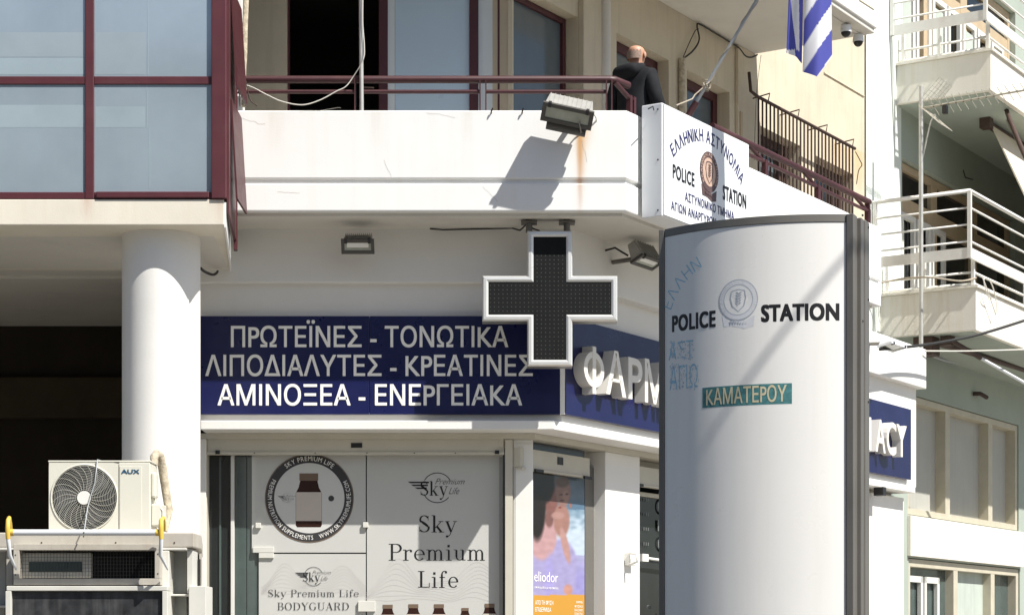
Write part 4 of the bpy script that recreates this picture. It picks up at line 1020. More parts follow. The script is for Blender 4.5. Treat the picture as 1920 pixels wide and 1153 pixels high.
# sticker ring
c0 = fmap(580, 933.5)
rg = MB().ring(c0[0], c0[1], 66*SC, 81.5*SC, VP, 72)
W_.part('sticker_ring', rg, mat('charcoal_print', (0.045, 0.043, 0.045), 0.35, var=0), kind='stuff')
W_.part('sticker_field', MB().disc(c0[0], c0[1], 65.8*SC, VP, 64), M_filml, kind='stuff')
W_.part('sticker_edge', MB().ring(c0[0], c0[1], 81.7*SC, 83.2*SC, VP, 72), M_cap, kind='stuff')
rt = MB(); V2 = VP-0.0012
rt.arc_text('SKY PREMIUM LIFE', c0[0], c0[1], 70*SC, 128, 52, 8.5*SC, V2, wf=1.15)
rt.arc_text('PREMIUM NUTRITION SUPPLEMENTS', c0[0], c0[1], 78*SC, 152, 276, 8.0*SC, V2, inside=True)
rt.arc_text('WWW.SKYPREMIUMLIFE.COM', c0[0], c0[1], 78*SC, 284, 386, 8.0*SC, V2, inside=True)
W_.part('sticker_lettering', rt, M_letter, kind='stuff')
def bottle(cxp, ytop, s, full=True):
    """printed brown bottle: cap top centre at photograph point, s = width in pixels"""
    cx_, ct = fmap(cxp, ytop); w = s*SC/2
    bd = MB(); bd.flat([(cx_-w, ct-0.75*s*SC), (cx_-w, ct-1.98*s*SC), (cx_-w*0.9, ct-2.06*s*SC), (cx_+w*0.9, ct-2.06*s*SC), (cx_+w, ct-1.98*s*SC), (cx_+w, ct-0.75*s*SC), (cx_+w*0.78, ct-0.55*s*SC), (cx_+w*0.62, ct-0.2*s*SC), (cx_-w*0.62, ct-0.2*s*SC), (cx_-w*0.78, ct-0.55*s*SC)], VP-0.0006)
    cp = MB().flat([(cx_-w*0.72, ct), (cx_-w*0.72, ct-0.28*s*SC), (cx_+w*0.72, ct-0.28*s*SC), (cx_+w*0.72, ct)][::1], VP-0.0010)
    lb = MB().flat([(cx_-w*0.98, ct-0.72*s*SC), (cx_-w*0.98, ct-1.82*s*SC), (cx_+w*0.98, ct-1.82*s*SC), (cx_+w*0.98, ct-0.72*s*SC)], VP-0.0010)
    W_.part('bottle_print', bd, M_bottle, kind='stuff'); W_.part('bottle_cap_print', cp, M_cap, kind='stuff'); W_.part('bottle_label_print', lb, M_lab, kind='stuff')
bottle(579, 887, 49)
for cx_, yt, s_ in ((727, 1133, 26), (775, 1132, 26), (823, 1132, 26), (872, 1139, 19), (918, 1131, 26)): bottle(cx_, yt, s_)
# --- serif lettering drawn with thick and thin strokes
def Vt(x, y0, y1, w=.13): return ([(x, y0), (x, y1)], w)
def Hb(x0, x1, y, h=.035): return ([(x0, y), (x1, y)], h)
def Ar(cx, cy, rx, ry, a0, a1, wt=.13, wn=.035, n=14):
    p = []; w = []
    for i in range(n+1):
        a = R(a0+(a1-a0)*i/n); p.append((cx+rx*math.cos(a), cy+ry*math.sin(a))); w.append(wn+(wt-wn)*abs(math.cos(a))**1.6)
    return (p, w)
def Dt(x, y, r=.08): return ([(x-r*0.001, y-r), (x, y+r)], 2*r)
SG = {
 'S': ([Ar(.32,.74,.21,.25,25,215,.11,.04), ([(.15,.66),(.30,.54),(.42,.44),(.53,.33)],[.10,.15,.15,.10]), Ar(.32,.26,.24,.25,18,-150,.12,.04), Vt(.53,.70,.98,.03), Vt(.08,.02,.32,.03)], .66),
 'k': ([Vt(.14,0,1), Hb(.0,.27,0), Hb(.0,.16,1), ([(.18,.24),(.50,.63)],.04), ([(.27,.36),(.52,.0)],.12), Hb(.38,.66,0), Hb(.36,.62,.64)], .66),
 'y': ([([(.10,.64),(.32,.02)],.12), ([(.54,.64),(.26,-.16),(.14,-.28)],[.04,.04,.05]), Hb(0,.24,.64), Hb(.42,.64,.64), Dt(.10,-.26,.06)], .64),
 'P': ([Vt(.16,0,1), Hb(0,.33,0), Hb(0,.36,.985), Ar(.36,.735,.24,.25,90,-90), Hb(.2,.36,.49)], .66),
 'r': ([Vt(.14,0,.62,.11), Hb(0,.28,0), Hb(0,.14,.63), Ar(.34,.42,.18,.21,150,70,.06,.04), Dt(.40,.56,.06)], .48),
 'e': ([Ar(.29,.32,.22,.32,0,320,.11,.035,20), Hb(.1,.5,.34)], .58),
 'm': ([Vt(.14,0,.62,.11), Hb(0,.27,0), Hb(0,.14,.63), Ar(.30,.40,.14,.23,150,0,.10,.04), Vt(.44,0,.42,.11), Hb(.32,.56,0), Ar(.60,.40,.14,.23,150,0,.10,.04), Vt(.74,0,.42,.11), Hb(.61,.87,0)], .92),
 'n': ([Vt(.14,0,.62,.11), Hb(0,.27,0), Hb(0,.14,.63), Ar(.30,.40,.14,.23,150,0,.10,.04), Vt(.44,0,.42,.11), Hb(.32,.56,0)], .62),
 'i': ([Vt(.15,0,.62,.11), Hb(.0,.30,0), Hb(0,.15,.63), Dt(.14,.86,.07)], .34),
 'u': ([Vt(.14,.2,.62,.11), Hb(0,.14,.63), Ar(.30,.22,.16,.21,180,340,.08,.04), Vt(.46,0,.62,.11), Hb(.33,.46,.63), Hb(.46,.60,.015)], .64),
 'L': ([Vt(.17,0,1), Hb(0,.34,.985), Hb(0,.60,.015), Vt(.60,0,.28,.035)], .68),
 'f': ([Vt(.15,0,.78,.11), Hb(0,.30,0), Hb(.02,.32,.62), Ar(.30,.78,.15,.22,180,60,.09,.04), Dt(.37,.93,.06)], .42),
 'B': ([Vt(.16,0,1), Hb(0,.36,.015), Hb(0,.36,.985), Hb(.2,.36,.52), Ar(.34,.76,.20,.23,90,-90,.12), Ar(.36,.27,.24,.26,90,-90)], .70),
 'O': ([Ar(.38,.5,.30,.50,0,360,.14,.035,26)], .80),
 'D': ([Vt(.16,0,1), Hb(0,.36,.015), Hb(0,.36,.985), Ar(.34,.5,.34,.485,90,-90,.14)], .78),
 'Y': ([([(.12,.98),(.38,.48)],.12), ([(.64,.98),(.40,.48)],.04), Vt(.38,0,.5), Hb(.22,.55,.015), Hb(0,.27,.985), Hb(.52,.76,.985)], .76),
 'G': ([Ar(.38,.5,.30,.50,50,320,.14,.035,22), Vt(.62,.08,.42,.12), Hb(.5,.76,.42), Vt(.64,.7,.97,.03)], .80),
 'U': ([Vt(.16,.3,.98), Hb(0,.32,.985), Ar(.38,.32,.24,.32,180,360,.08,.04), Vt(.62,.3,.98,.04), Hb(.5,.76,.985)], .78),
 'A': ([([(.12,.0),(.37,1)],.04), ([(.37,1),(.64,0)],.13), Hb(.2,.52,.33), Hb(0,.24,.015), Hb(.50,.78,.015)], .78),
 'R': ([Vt(.16,0,1), Hb(0,.32,.015), Hb(0,.36,.985), Ar(.36,.75,.22,.235,90,-90,.12), Hb(.2,.36,.51), ([(.38,.5),(.52,.3),(.58,.05),(.70,.0)],[.06,.12,.10,.04])], .76),
}
def serif(mb, body, p0, p1, ycap, ybase, v=VP, cap=None):
    a = fmap(p0, ybase); b = fmap(p1, ycap); h = b[1]-a[1]
    tot = sum(0.35 if c == ' ' else SG[c][1] for c in body)+0.05*len(body); sx = (b[0]-a[0])/tot; x = 0
    for c in body:
        if c == ' ': x += 0.40; continue
        for pts, w in SG[c][0]:
            q = [(a[0]+(x+px)*sx, a[1]+py*h) for px, py in pts]
            ww = [t*min(h, sx)*1.02 for t in w] if isinstance(w, list) else w*min(h, sx)*1.02
            mb.ribbon(q, ww, v)
        x += SG[c][1]+0.05
    return mb
for body, p0, p1, yc, yb in (('Sky', 784, 859, 966, 997), ('Premium', 729, 913, 1019, 1049.5), ('Life', 784, 862, 1070, 1100.5)):
    W_.part('lettering', serif(MB(), body, p0, p1, yc, yb), M_ink, kind='stuff')
M_inkg = mat('dark_grey_print', (0.05, 0.05, 0.052), 0.35, var=0)
W_.part('lettering', serif(MB(), 'Sky Premium Life', 502, 674, 1105, 1118), M_inkg, kind='stuff')
W_.part('lettering', serif(MB(), 'BODYGUARD', 520, 656, 1129, 1143), M_inkg, kind='stuff')
def logo(cxp, cyp, r, m):
    L = MB(); c_ = fmap(cxp, cyp); q = r*SC
    L.ring(c_[0], c_[1], q*0.95, q*1.0, VP, 30, 30, 150); L.ring(c_[0], c_[1], q*0.95, q*1.0, VP, 30, 205, 320)
    serif(L, 'Sky', cxp-1.15*r, cxp+0.75*r, cyp-0.42*r, cyp+0.50*r)
    for k, (w0, w1) in enumerate(((-1.95, -0.55), (-1.75, -0.62), (-1.5, -0.7))):
        z = cyp-(0.40-0.19*k)*r; a = fmap(cxp+w0*r, z); b = fmap(cxp+w1*r, z)
        L.add([(a[0], VP, a[1]), (a[0]+0.18*q, VP, a[1]-0.10*q), (b[0], VP, b[1]-0.10*q), (b[0], VP, b[1])], [(0, 1, 2, 3)])
    a = fmap(cxp-0.15*r, cyp-0.22*r); b = fmap(cxp+1.8*r, cyp-0.62*r)
    L2 = MB().text('Premium', a[0], b[0], a[1], b[1], VP-0.0005, off=-0.012, shear=0.5)
    a = fmap(cxp+0.75*r, cyp+0.42*r); b = fmap(cxp+1.45*r, cyp-0.02*r)
    L2.text('Life', a[0], b[0], a[1], b[1], VP-0.0005, off=-0.012, shear=0.5)
    W_.part('logo', L, m, kind='stuff'); W_.part('logo_script', L2, M_inkg, kind='stuff')
logo(820, 914, 28.5, M_ink); logo(588, 1080, 18, M_inkg); logo(538, 933, 9, M_inkg)
W_.part('badge_print', MB().disc(*fmap(621, 934), 5.5*SC, VP-0.0005, 20), M_inkg, kind='stuff')
gl = MB()
for (cxp, cyp, w, h) in ((588, 1100, 98, 50), (820, 1110, 135, 70)):
    for k in range(9):
        pts = []
        for i in range(61):
            t = -1+i/30; y = math.exp(-((abs(t)-0.55)/0.33)**2)*(1-0.11*k) + 0.35*math.exp(-(t/0.18)**2)*(1-k*0.09)+0.05*math.sin(9*t+k*0.5)
            p = fmap(cxp+t*w, cyp-(y-0.15)*h+k*1.2)
            pts.append(p)
        gl.ribbon(pts, 0.0016, VP+0.001)
W_.part('guilloche_print', gl, M_pink, kind='stuff')
W_.part('film_edge_strip', MB().box(fx(936), fx(945)-0.002, VP+0.0003, VP+0.0012, 0.3, 3.2), mat('film_edge', (0.36, 0.36, 0.345), 0.2, var=0))
W_.done()

# ================================================================== POSTER WINDOW
vp = 9.045
def topx(fr, p):
    w = fr.world(p); return (CXP+w.x/w.y*FPX, HY-(w.z-EYE)/w.y*FPX)
pu0_, pu1_ = 14.425, FS.u(1096, vp); pz0, pz1 = 0.5, FS.z(1050, 838, vp)
def lerp(a, b, t): t = max(0, min(1, t)); return tuple(x+(y-x)*t for x, y in zip(a, b))
def ell(px, py, cx, cy, rx, ry, soft=0.25, rot=0.0):
    c_, s_ = math.cos(rot), math.sin(rot); x, y = px-cx, py-cy; x, y = x*c_+y*s_, -x*s_+y*c_
    d = math.sqrt((x/rx)**2+(y/ry)**2); return max(0, min(1, (1-d)/soft+0.5))
def poster_col(px, py, n):
    col = lerp((70, 84, 96), (106, 122, 140), (py-865)/70)
    if py > 930: col = lerp(col, (88, 116, 140), (py-930)/15)
    if py > 955: col = lerp((96, 128, 152), (190, 205, 220), ((py-955)/60)+0.7*n*(1 if py < 1040 else 0.3))
    if py > 1040: col = lerp((165, 165, 200), (150, 145, 200), (py-1040)/40)
    hair, skin, skin2, dress = (30, 24, 24), (150, 112, 106), (186, 148, 150), (160, 153, 196)
    for (m, c_) in ((ell(px, py, 1018, 1088, 62, 66, 0.12), dress), (ell(px, py, 1050, 1060, 32, 50, 0.15), dress),
                    (ell(px, py, 1016, 1003, 28, 46, 0.18), skin2), (ell(px, py, 1033, 938, 13, 30, 0.3), (128, 86, 80)), (ell(px, py, 1030, 972, 8, 16, 0.4), (120, 84, 80)),
                    (ell(px, py, 1016, 905, 24, 40, 0.2), hair), (ell(px, py, 1007, 950, 16, 62, 0.25), hair),
                    (ell(px, py, 1053, 975, 15, 32, 0.25), (158, 118, 108)), (ell(px, py, 1056, 922, 14, 27, 0.2), (140, 106, 98)),
                    (ell(px, py, 1054, 903, 14, 10, 0.5), (96, 74, 66)), (ell(px, py, 1061, 930, 6.5, 13, 0.6), (158, 122, 112)), (ell(px, py, 1070, 947, 2.5, 5, 0.5), (150, 104, 94)), (ell(px, py, 1052, 927, 3.5, 1.6, 0.8), (84, 58, 52)), (ell(px, py, 1063, 926, 3, 1.6, 0.8), (84, 58, 52)),
                    (ell(px, py, 1046, 966, 12, 7, 0.4), (172, 134, 126)), (ell(px, py, 1060, 1022, 6.5, 34, 0.3, -0.22), (180, 140, 134)),
                    (ell(px, py, 1054, 938, 4, 1.8, 0.6), (90, 55, 45)), (ell(px, py, 1050, 951, 3, 1.6, 0.6), (120, 60, 55)),
                    (ell(px, py, 1030, 1085, 8, 40, 0.8), (158, 150, 204)), (ell(px, py, 1065, 1105, 8, 10, 0.5), (190, 140, 126))):
        if m > 0: col = lerp(col, c_, m)
    col = tuple(c*(0.94+0.12*n) for c in col)
    if py > 1115.5-(px-1000)*0.02: col = (206, 152, 62)
    return tuple(0.82*c for c in lin(tuple(max(0, min(255, c)) for c in col)))
nx_, nz_ = 72, 300; pm = MB(); cols_ = []; vs_ = []
import mathutils
for j in range(nz_+1):
    for i in range(nx_+1):
        p = (pu0_+(pu1_-pu0_)*i/nx_, vp, pz0+(pz1-pz0)*j/nz_); vs_.append(p); q = topx(FS, p)
        n = mathutils.noise.noise(Vector((q[0]*0.09, q[1]*0.13, 3)))*0.5+0.5; cols_.append(poster_col(q[0], q[1], n))
pm.add(vs_, [(j*(nx_+1)+i, j*(nx_+1)+i+1, (j+1)*(nx_+1)+i+1, (j+1)*(nx_+1)+i) for j in range(nz_) for i in range(nx_)]); pm.cols = cols_
mp_ = bpy.data.materials.new('poster_print'); mp_.use_nodes = True; b_ = mp_.node_tree.nodes['Principled BSDF']
at = mp_.node_tree.nodes.new('ShaderNodeAttribute'); at.attribute_name = 'print'; mp_.node_tree.links.new(at.outputs['Color'], b_.inputs['Base Color']); b_.inputs['Roughness'].default_value = 0.15
PO = Thing('window_poster', 'tall advertising poster of a woman holding a baby by the sea in the narrow window', 'poster', FS)
PO.part('print', pm, mp_)
PO.part('backing', MB().box(pu0_, pu1_, vp+0.003, vp+0.01, pz0, pz1), M_plastic)
def ptxt(body, p0, p1, yc, yb, **k):
    a0 = FS.u(p0, vp); a1 = FS.u(p1, vp); PO.part('lettering', MB().text(body, a0, a1, FS.z(p0, yb, vp), FS.z(p0, yc, vp), vp-0.002, **k), M_letter, kind='stuff')
ptxt('eliodor', 1001.5, 1046, 1070, 1089, off=-0.008); ptxt('επιδερμίδα με πρόπολη', 1002, 1046, 1098, 1102)
ptxt('ΑΠΟ ΤΗ ΦΥΣΗ', 1003, 1037, 1125, 1132.5); ptxt('ΕΠΙΔΕΡΜΙΔΑ', 1003, 1033, 1138, 1145.5)
for k_, y_ in enumerate((1127, 1135, 1142, 1149)): ptxt(('100%', 'ΦΥΣΙΚΟ', 'ΒΑΛΣΑΜΟ', 'ΣΩΜΑΤΟΣ')[k_], 1077+(k_ == 0)*3, 1092, y_-1, y_+3)
PO.done()
q = [FS.pt(1001, 826, 9.0), FS.pt(1105, 848, 9.0)]
SB = Thing('shutter_box', 'beige roller shutter box with small black plate above the narrow poster window', 'shutter box', FS)
SB.part('box', MB().box(14.36, FS.u(1106, 8.99), 8.99, 9.12, 3.105, 3.268), M_beige, bevel=0.004)
SB.part('bottom_lip', MB().box(14.36, FS.u(1104, 8.99), 8.975, 9.03, 3.085, 3.104), M_beige, bevel=0.003)
SB.part('keyhole_plate', MB().box(FS.u(1046, 8.985), FS.u(1055, 8.985)+0.01, 8.984, 8.989, 3.17, 3.235), M_blackp)
for p in (1004, 1096): SB.part('stop_block', MB().box(FS.u(p, 8.96), FS.u(p, 8.96)+0.13, 8.955, 8.974, 3.075, 3.10), M_blackp)
SB.done()
SB = Thing('shutter_box', 'beige roller shutter box above the dark glass door beside the police totem', 'shutter box', FS)
SB.part('box', MB().box(16.345, 18.295, 8.99, 9.10, 3.10, 3.268), M_beige, bevel=0.004)
SB.part('bottom_lip', MB().box(16.345, 18.295, 8.975, 9.03, 3.08, 3.099), M_beige, bevel=0.003)
for p in (16.35, 18.17): SB.part('stop_block', MB().box(p, p+0.11, 8.955, 8.974, 3.075, 3.10), M_blackp)
SB.done()

# ================================================================== KIOSK WITH AIR CONDITIONER
KV = 13.5
KK = Thing('street_kiosk', 'grey metal street kiosk roof with a caged ventilation opening at the bottom left', 'kiosk')
kx = lambda px, v=KV: F0.u(px, v)
kz = lambda py, v=KV: F0.z(0, py, v)
zt0, zt1 = kz(1026), kz(998)
KK.part('roof_fascia', MB().plan([(kx(-90), KV), (kx(364), KV), (F0.u(378, KV+0.3), KV+0.3), (F0.u(380, 15.05), 15.05), (kx(-90), 15.05)], zt0, zt1), M_kioskb, bevel=0.008)
KK.part('roof_edge', MB().plan([(kx(-90), KV-0.012), (kx(350), KV-0.012), (F0.u(368, KV+0.3), KV+0.30), (F0.u(372, 15.0), 15.0), (kx(-90), 15.0)], kz(1031), zt0-0.002), M_kwhite, bevel=0.004)
KK.part('body', MB().plan([(kx(-90), KV+0.25), (kx(352), KV+0.25), (F0.u(360, 15.0), 15.0), (kx(-90), 15.0)], 0.12, kz(1032)), M_kiosk)
def kpb(name, a, b, c, d, v0_, v1_, m, bevel=0.004, parent=None): return KK.part(name, MB().box(kx(a, v0_), kx(b, v0_), v0_, v1_, kz(d, v0_), kz(c, v0_)), m, bevel=bevel, parent=parent)
hv = KV-0.12
# cage: frame, mesh, inner box
cg = MB()
for (a, b, c, d) in ((25, 300, 1019, 1031), (25, 36, 1031, 1084), (290, 300, 1031, 1084), (25, 300, 1084, 1096)): cg.box(kx(a, hv), kx(b, hv), hv, hv+0.16, kz(d, hv), kz(c, hv))
cage = KK.part('vent_frame', cg, M_kioskb, bevel=0.003)
KK.part('vent_back', MB().box(kx(36, hv), kx(290, hv), hv+0.17, hv+0.19, kz(1084, hv), kz(1031, hv)), M_black, parent=cage)
KK.part('vent_inner_frame', MB().box(kx(40), kx(172), KV-0.03, KV+0.04, kz(1083), kz(1036)), M_kwhite, parent=cage, bevel=0.006)
KK.part('vent_slot', MB().box(kx(57), kx(156), KV-0.036, KV-0.031, kz(1072), kz(1053)), M_greenglass, parent=cage)
mesh_ = MB(); vm = hv+0.02
for i in range(44): 
    xx = kx(36, vm)+(kx(290, vm)-kx(36, vm))*i/43; mesh_.box(xx-0.0009, xx+0.0009, vm, vm+0.003, kz(1084, vm), kz(1031, vm))
for i in range(9):
    zz = kz(1084, vm)+(kz(1031, vm)-kz(1084, vm))*i/8; mesh_.box(kx(36, vm), kx(290, vm), vm+0.003, vm+0.006, zz-0.0009, zz+0.0009)
KK.part('wire_mesh', mesh_, M_blackp, parent=cage, kind='stuff')
for (px, py) in ((29, 1040), (29, 1077), (296, 1038), (296, 1075)): KK.part('screw', MB().tube([(kx(px, hv), hv-0.002, kz(py, hv)), (kx(px, hv), hv+0.002, kz(py, hv))], 0.005, 6), M_blackp, parent=cage)
# awning box below
kpb('awning_rail', 12, 314, 1098, 1107, hv-0.03, hv+0.1, M_kwhite)
kpb('side_frame', 10, 21, 1107.5, 1400, hv-0.03, hv+0.1, M_kwhite)
kpb('side_frame', 304, 314, 1107.5, 1400, hv-0.03, hv+0.1, M_kwhite)
kpb('dark_shutter', 21.5, 303.5, 1108, 1400, hv+0.0, hv+0.05, M_dirtglass)
# side panels
kpb('panel', -85, 11, 1032, 1134, KV+0.20, KV+0.245, M_kiosk); kpb('panel', -85, 9, 1136, 1400, KV+0.20, KV+0.245, M_kiosk)
kpb('panel_divider', -85, 11, 1134, 1138, KV+0.10, KV+0.24, M_kwhite)
kpb('post', 11.5, 24, 1032, 1097, KV+0.02, KV+0.24, M_kioskb)
kpb('panel', 318, 350, 1032, 1112, KV+0.20, KV+0.245, M_kiosk); kpb('panel', 318, 350, 1118, 1400, KV+0.20, KV+0.245, M_kiosk)
kpb('shelf', 316, 369, 1113, 1117, KV+0.05, KV+0.24, M_kwhite)
kpb('post', 301, 317, 1032, 1400, KV-0.02, KV+0.24, M_kwhite)
kpb('post', 350.5, 362, 1032, 1112, KV+0.04, KV+0.24, M_kwhite)
kpb('corner_box', 354, 386, 1098, 1400, KV+0.0, KV+0.3, M_kwhite)
KK.part('side_panel', MB().plan([(kx(362)+0.003, KV+0.25), (kx(368), KV+0.25), (F0.u(371, 14.9), 14.9), (F0.u(362, 14.9), 14.9)], 0.12, kz(1034)), M_kioskb)
KK.part('vent_slot', MB().box(kx(366, 13.6), kx(370, 13.6), KV+0.22, KV+0.249, kz(1095), kz(1045)), M_blackp)
for px in (78, 217, 327): KK.part('rivet', MB().tube([(kx(px), KV-0.003, kz(1017)), (kx(px), KV+0.003, kz(1017))], 0.006, 6), M_iron)
KK.done()
pv = 13.22
RB = Thing('roller_bar', 'white pipe with yellow curved hooks at both ends lying in front of the air conditioner', 'awning bar')
RB.part('pipe', MB().tube([(kx(19, pv), pv, kz(998, pv)), (kx(300, pv), pv, kz(998, pv))], 0.021, 18), M_pipe)
for px, s_ in ((16, 1), (303, -1)):
    x_ = kx(px, pv)
    RB.part('hook', MB().tube([(x_, pv-0.01, kz(1010, pv)), (x_, pv-0.02, kz(990, pv)), (x_, pv-0.01, kz(975, pv)), (x_-0.004*s_, pv+0.03, kz(970, pv)), (x_-0.006*s_, pv+0.07, kz(980, pv)), (x_-0.006*s_, pv+0.09, kz(992, pv))], [0.015, 0.017, 0.015, 0.014, 0.012, 0.010], 10), M_yellow)
    RB.part('arm', MB().tube([(x_, pv-0.01, kz(1010, pv)), (x_+0.008*s_, pv+0.0, kz(1040, pv)), (x_+0.02, pv+0.12, kz(1066, pv))], [0.014, 0.013, 0.006], 10), M_pipe)
    RB.part('collar', MB().tube([(x_+0.004*s_, pv, kz(998, pv)), (x_+0.035*s_, pv, kz(998, pv))], 0.023, 14), M_yellow)
RB.done()

AV = 13.85
ax_ = lambda px, v=AV: F0.u(px, v)
az = lambda py, v=AV: F0.z(0, py, v)
AC = Thing('air_conditioner', 'cream outdoor air conditioner unit with a round fan grille standing on the kiosk roof', 'air conditioner')
xa, xb, za, zb2 = ax_(91), ax_(281), zt1+0.012, az(866)
AC.part('casing', MB().box(xa, xb, AV+0.012, AV+0.30, za, zb2), M_ac, bevel=0.012)
AC.part('lid', MB().box(xa-0.006, xb+0.006, AV+0.006, AV+0.306, zb2, zb2+0.012), M_ac, bevel=0.005)
fcx, fcz, fr_ = ax_(158), az(933), 61/FPX*AV
fp = MB()
# front plate with a round hole
sq = []; ci = []
nseg = 64
x0_, x1_, z0_, z1_ = xa+0.002, ax_(222), za+0.004, zb2-0.003
for k in range(nseg):
    a = 2*math.pi*k/nseg; ca, sa = math.cos(a), math.sin(a)
    ci.append((fcx+fr_*ca, fcz+fr_*sa)); t = min((x1_-fcx)/ca if ca > 1e-6 else 9, (x0_-fcx)/ca if ca < -1e-6 else 9, (z1_-fcz)/sa if sa > 1e-6 else 9, (z0_-fcz)/sa if sa < -1e-6 else 9)
    sq.append((fcx+t*ca, fcz+t*sa))
fp.add([(p[0], AV, p[1]) for p in ci]+[(p[0], AV, p[1]) for p in sq], [(k, nseg+k, nseg+(k+1) % nseg, (k+1) % nseg) for k in range(nseg)])
fp.add([(p[0], AV, p[1]) for p in ci]+[(p[0], AV+0.012, p[1]) for p in ci], [(k, (k+1) % nseg, nseg+(k+1) % nseg, nseg+k) for k in range(nseg)])
AC.part('front_plate', fp, M_ac)
AC.part('side_cover', MB().box(ax_(223), xb, AV-0.004, AV+0.011, za+0.004, zb2-0.004), M_ac, bevel=0.004)
AC.part('cover_panel', MB().box(ax_(225), ax_(266), AV-0.007, AV-0.0045, za+0.01, az(874)), M_ac, bevel=0.002)
AC.part('fan_well', MB().disc(fcx, fcz, fr_*0.985, AV+0.010, 48), M_black)
bl = MB()
for k in range(3):
    a = 2*math.pi*k/3+0.5
    pts = [(fcx+fr_*0.25*math.cos(a), AV+0.009, fcz+fr_*0.25*math.sin(a)), (fcx+fr_*0.93*math.cos(a+0.05), AV+0.009, fcz+fr_*0.93*math.sin(a+0.05)), (fcx+fr_*0.93*math.cos(a+0.95), AV+0.004, fcz+fr_*0.93*math.sin(a+0.95)), (fcx+fr_*0.25*math.cos(a+0.9), AV+0.006, fcz+fr_*0.25*math.sin(a+0.9))]
    AC.part('fan_blade', MB().add(pts, [(0, 1, 2, 3)]), mat('fan_grey', (0.07, 0.07, 0.07), 0.5, var=0) if k == 0 else MATS['fan_grey'])
M_acgr = mat('grille_wire', (0.38, 0.38, 0.35), 0.5, var=0)
gr_ = MB(); gv = AV-0.008
gr_.tube([(fcx+(fr_+0.004)*math.cos(2*math.pi*k/48), gv+0.006, fcz+(fr_+0.004)*math.sin(2*math.pi*k/48)) for k in range(49)], 0.006, 6, cap=False)
gg = AC.part('grille_rim', gr_, M_ac)
for j in range(15):
    r_ = fr_*(0.27+0.70*j/14); q = MB(); q.tube([(fcx+r_*math.cos(2*math.pi*k/40), gv, fcz+r_*math.sin(2*math.pi*k/40)) for k in range(41)], 0.0014, 4, cap=False)
    AC.part('grille_ring', q, M_acgr, parent=gg)
for j in range(24):
    a0_ = 2*math.pi*j/24; pts = []
    for i in range(9):
        t = i/8; a = a0_+0.42*t*t; r_ = fr_*(0.2+0.79*t); pts.append((fcx+r_*math.cos(a), gv-0.002-0.004*(1-t), fcz+r_*math.sin(a)))
    AC.part('grille_spoke', MB().tube(pts, 0.0009, 4), M_ac, parent=gg)
AC.part('grille_hub', MB().tube([(fcx, gv-0.008, fcz), (fcx, gv+0.003, fcz)], [12.5/FPX*AV, 13/FPX*AV], 24), M_plastic, parent=gg)
AC.part('lettering', MB().text('AUX', ax_(227.5), ax_(262), az(888), az(880), AV-0.009, bold=0.06), mat('dark_teal_ink', (0.02, 0.09, 0.17), 0.4, var=0), kind='stuff')
# valve cover, pipes
AC.part('valve_cover', MB().box(xb+0.002, ax_(301), AV+0.04, AV+0.24, az(985), az(943)), M_ac, bevel=0.01)
AC.part('side_handle', MB().box(xb+0.002, ax_(291), AV+0.03, AV+0.14, az(932), az(884)), M_ac, bevel=0.012)
AC.part('lagged_pipe', MB().tube([(ax_(292), AV+0.33, az(990)), (ax_(300), AV+0.36, az(950)), (ax_(293), AV+0.36, az(905)), (ax_(289), AV+0.33, az(868)), (ax_(286), AV+0.30, az(847)), (ax_(281), AV+0.27, az(843)), (ax_(277), AV+0.25, az(850)), (ax_(277), AV+0.25, az(866))], [0.028, 0.03, 0.031, 0.032, 0.031, 0.030, 0.030, 0.028], 12), M_wrap)
AC.part('wire', MB().tube([(ax_(283), AV+0.1, az(930)), (ax_(291), AV+0.05, az(942)), (ax_(304), AV+0.04, az(957)), (ax_(307), AV+0.02, az(972)), (ax_(303), AV, az(988))], 0.006, 6), M_wcable)
for px in (115, 255): AC.part('foot', MB().box(ax_(px), ax_(px+12), AV+0.02, AV+0.29, zt1+0.001, za), M_blackp)
AC.done()
one('tie_strap', 'grey strap tied over the air conditioner front down to the white pipe', 'strap',
    MB().tube([(ax_(184), AV+0.10, az(861.5)), (ax_(183.5), AV-0.012, az(862)), (ax_(179), AV-0.02, az(905)), (ax_(172), AV-0.025, az(928)), (ax_(166), AV-0.03, az(952)), (kx(160, 13.5), 13.5, kz(980, 13.5)), (kx(157, pv-0.03), pv-0.025, kz(998, pv)), (kx(156, pv), pv+0.01, kz(1006, pv))], 0.0045, 6), M_greypipe)

# ================================================================== BALCONY: pole, cables, flag
PL = Thing('balcony_pole', 'thin galvanised pole standing behind the dark red railing before the dark doorway', 'pole')
xx = F0.u(678, 16.15)
PL.part('tube', MB().tube([(xx, 16.157, 5.88), (xx-0.005, 16.157, 6.6), (xx-0.015, 16.157, 8.0)], 0.017, 12), M_polew)
PL.part('clamp', MB().tube([(xx-0.02, 16.285, zr2+0.055), (xx+0.09, 16.28, zr2+0.05)], 0.006, 6), M_iron)
PL.part('clamp', MB().tube([(xx+0.03, 16.285, zr2+0.02), (xx+0.08, 16.28, zr2+0.018)], 0.004, 6), M_iron)
PL.done()
def cable(name, label, pts, r, m, fr=F0, cat='cable'):
    # smooth the polyline (Catmull-Rom)
    P_ = [Vector(p) for p in pts]; P_ = [P_[0]]+P_+[P_[-1]]; out = []
    for i in range(1, len(P_)-2):
        for k in range(8):
            t = k/8; a, b, c, d = P_[i-1:i+3]
            out.append(0.5*((2*b)+(-a+c)*t+(2*a-5*b+4*c-d)*t*t+(-a+3*b-3*c+d)*t**3))
    out.append(P_[-1]); return one(name, label, cat, MB().tube(out, r, 6), m, fr)
f16 = lambda px, py, v=16.17: F0.pt(px, py, v)
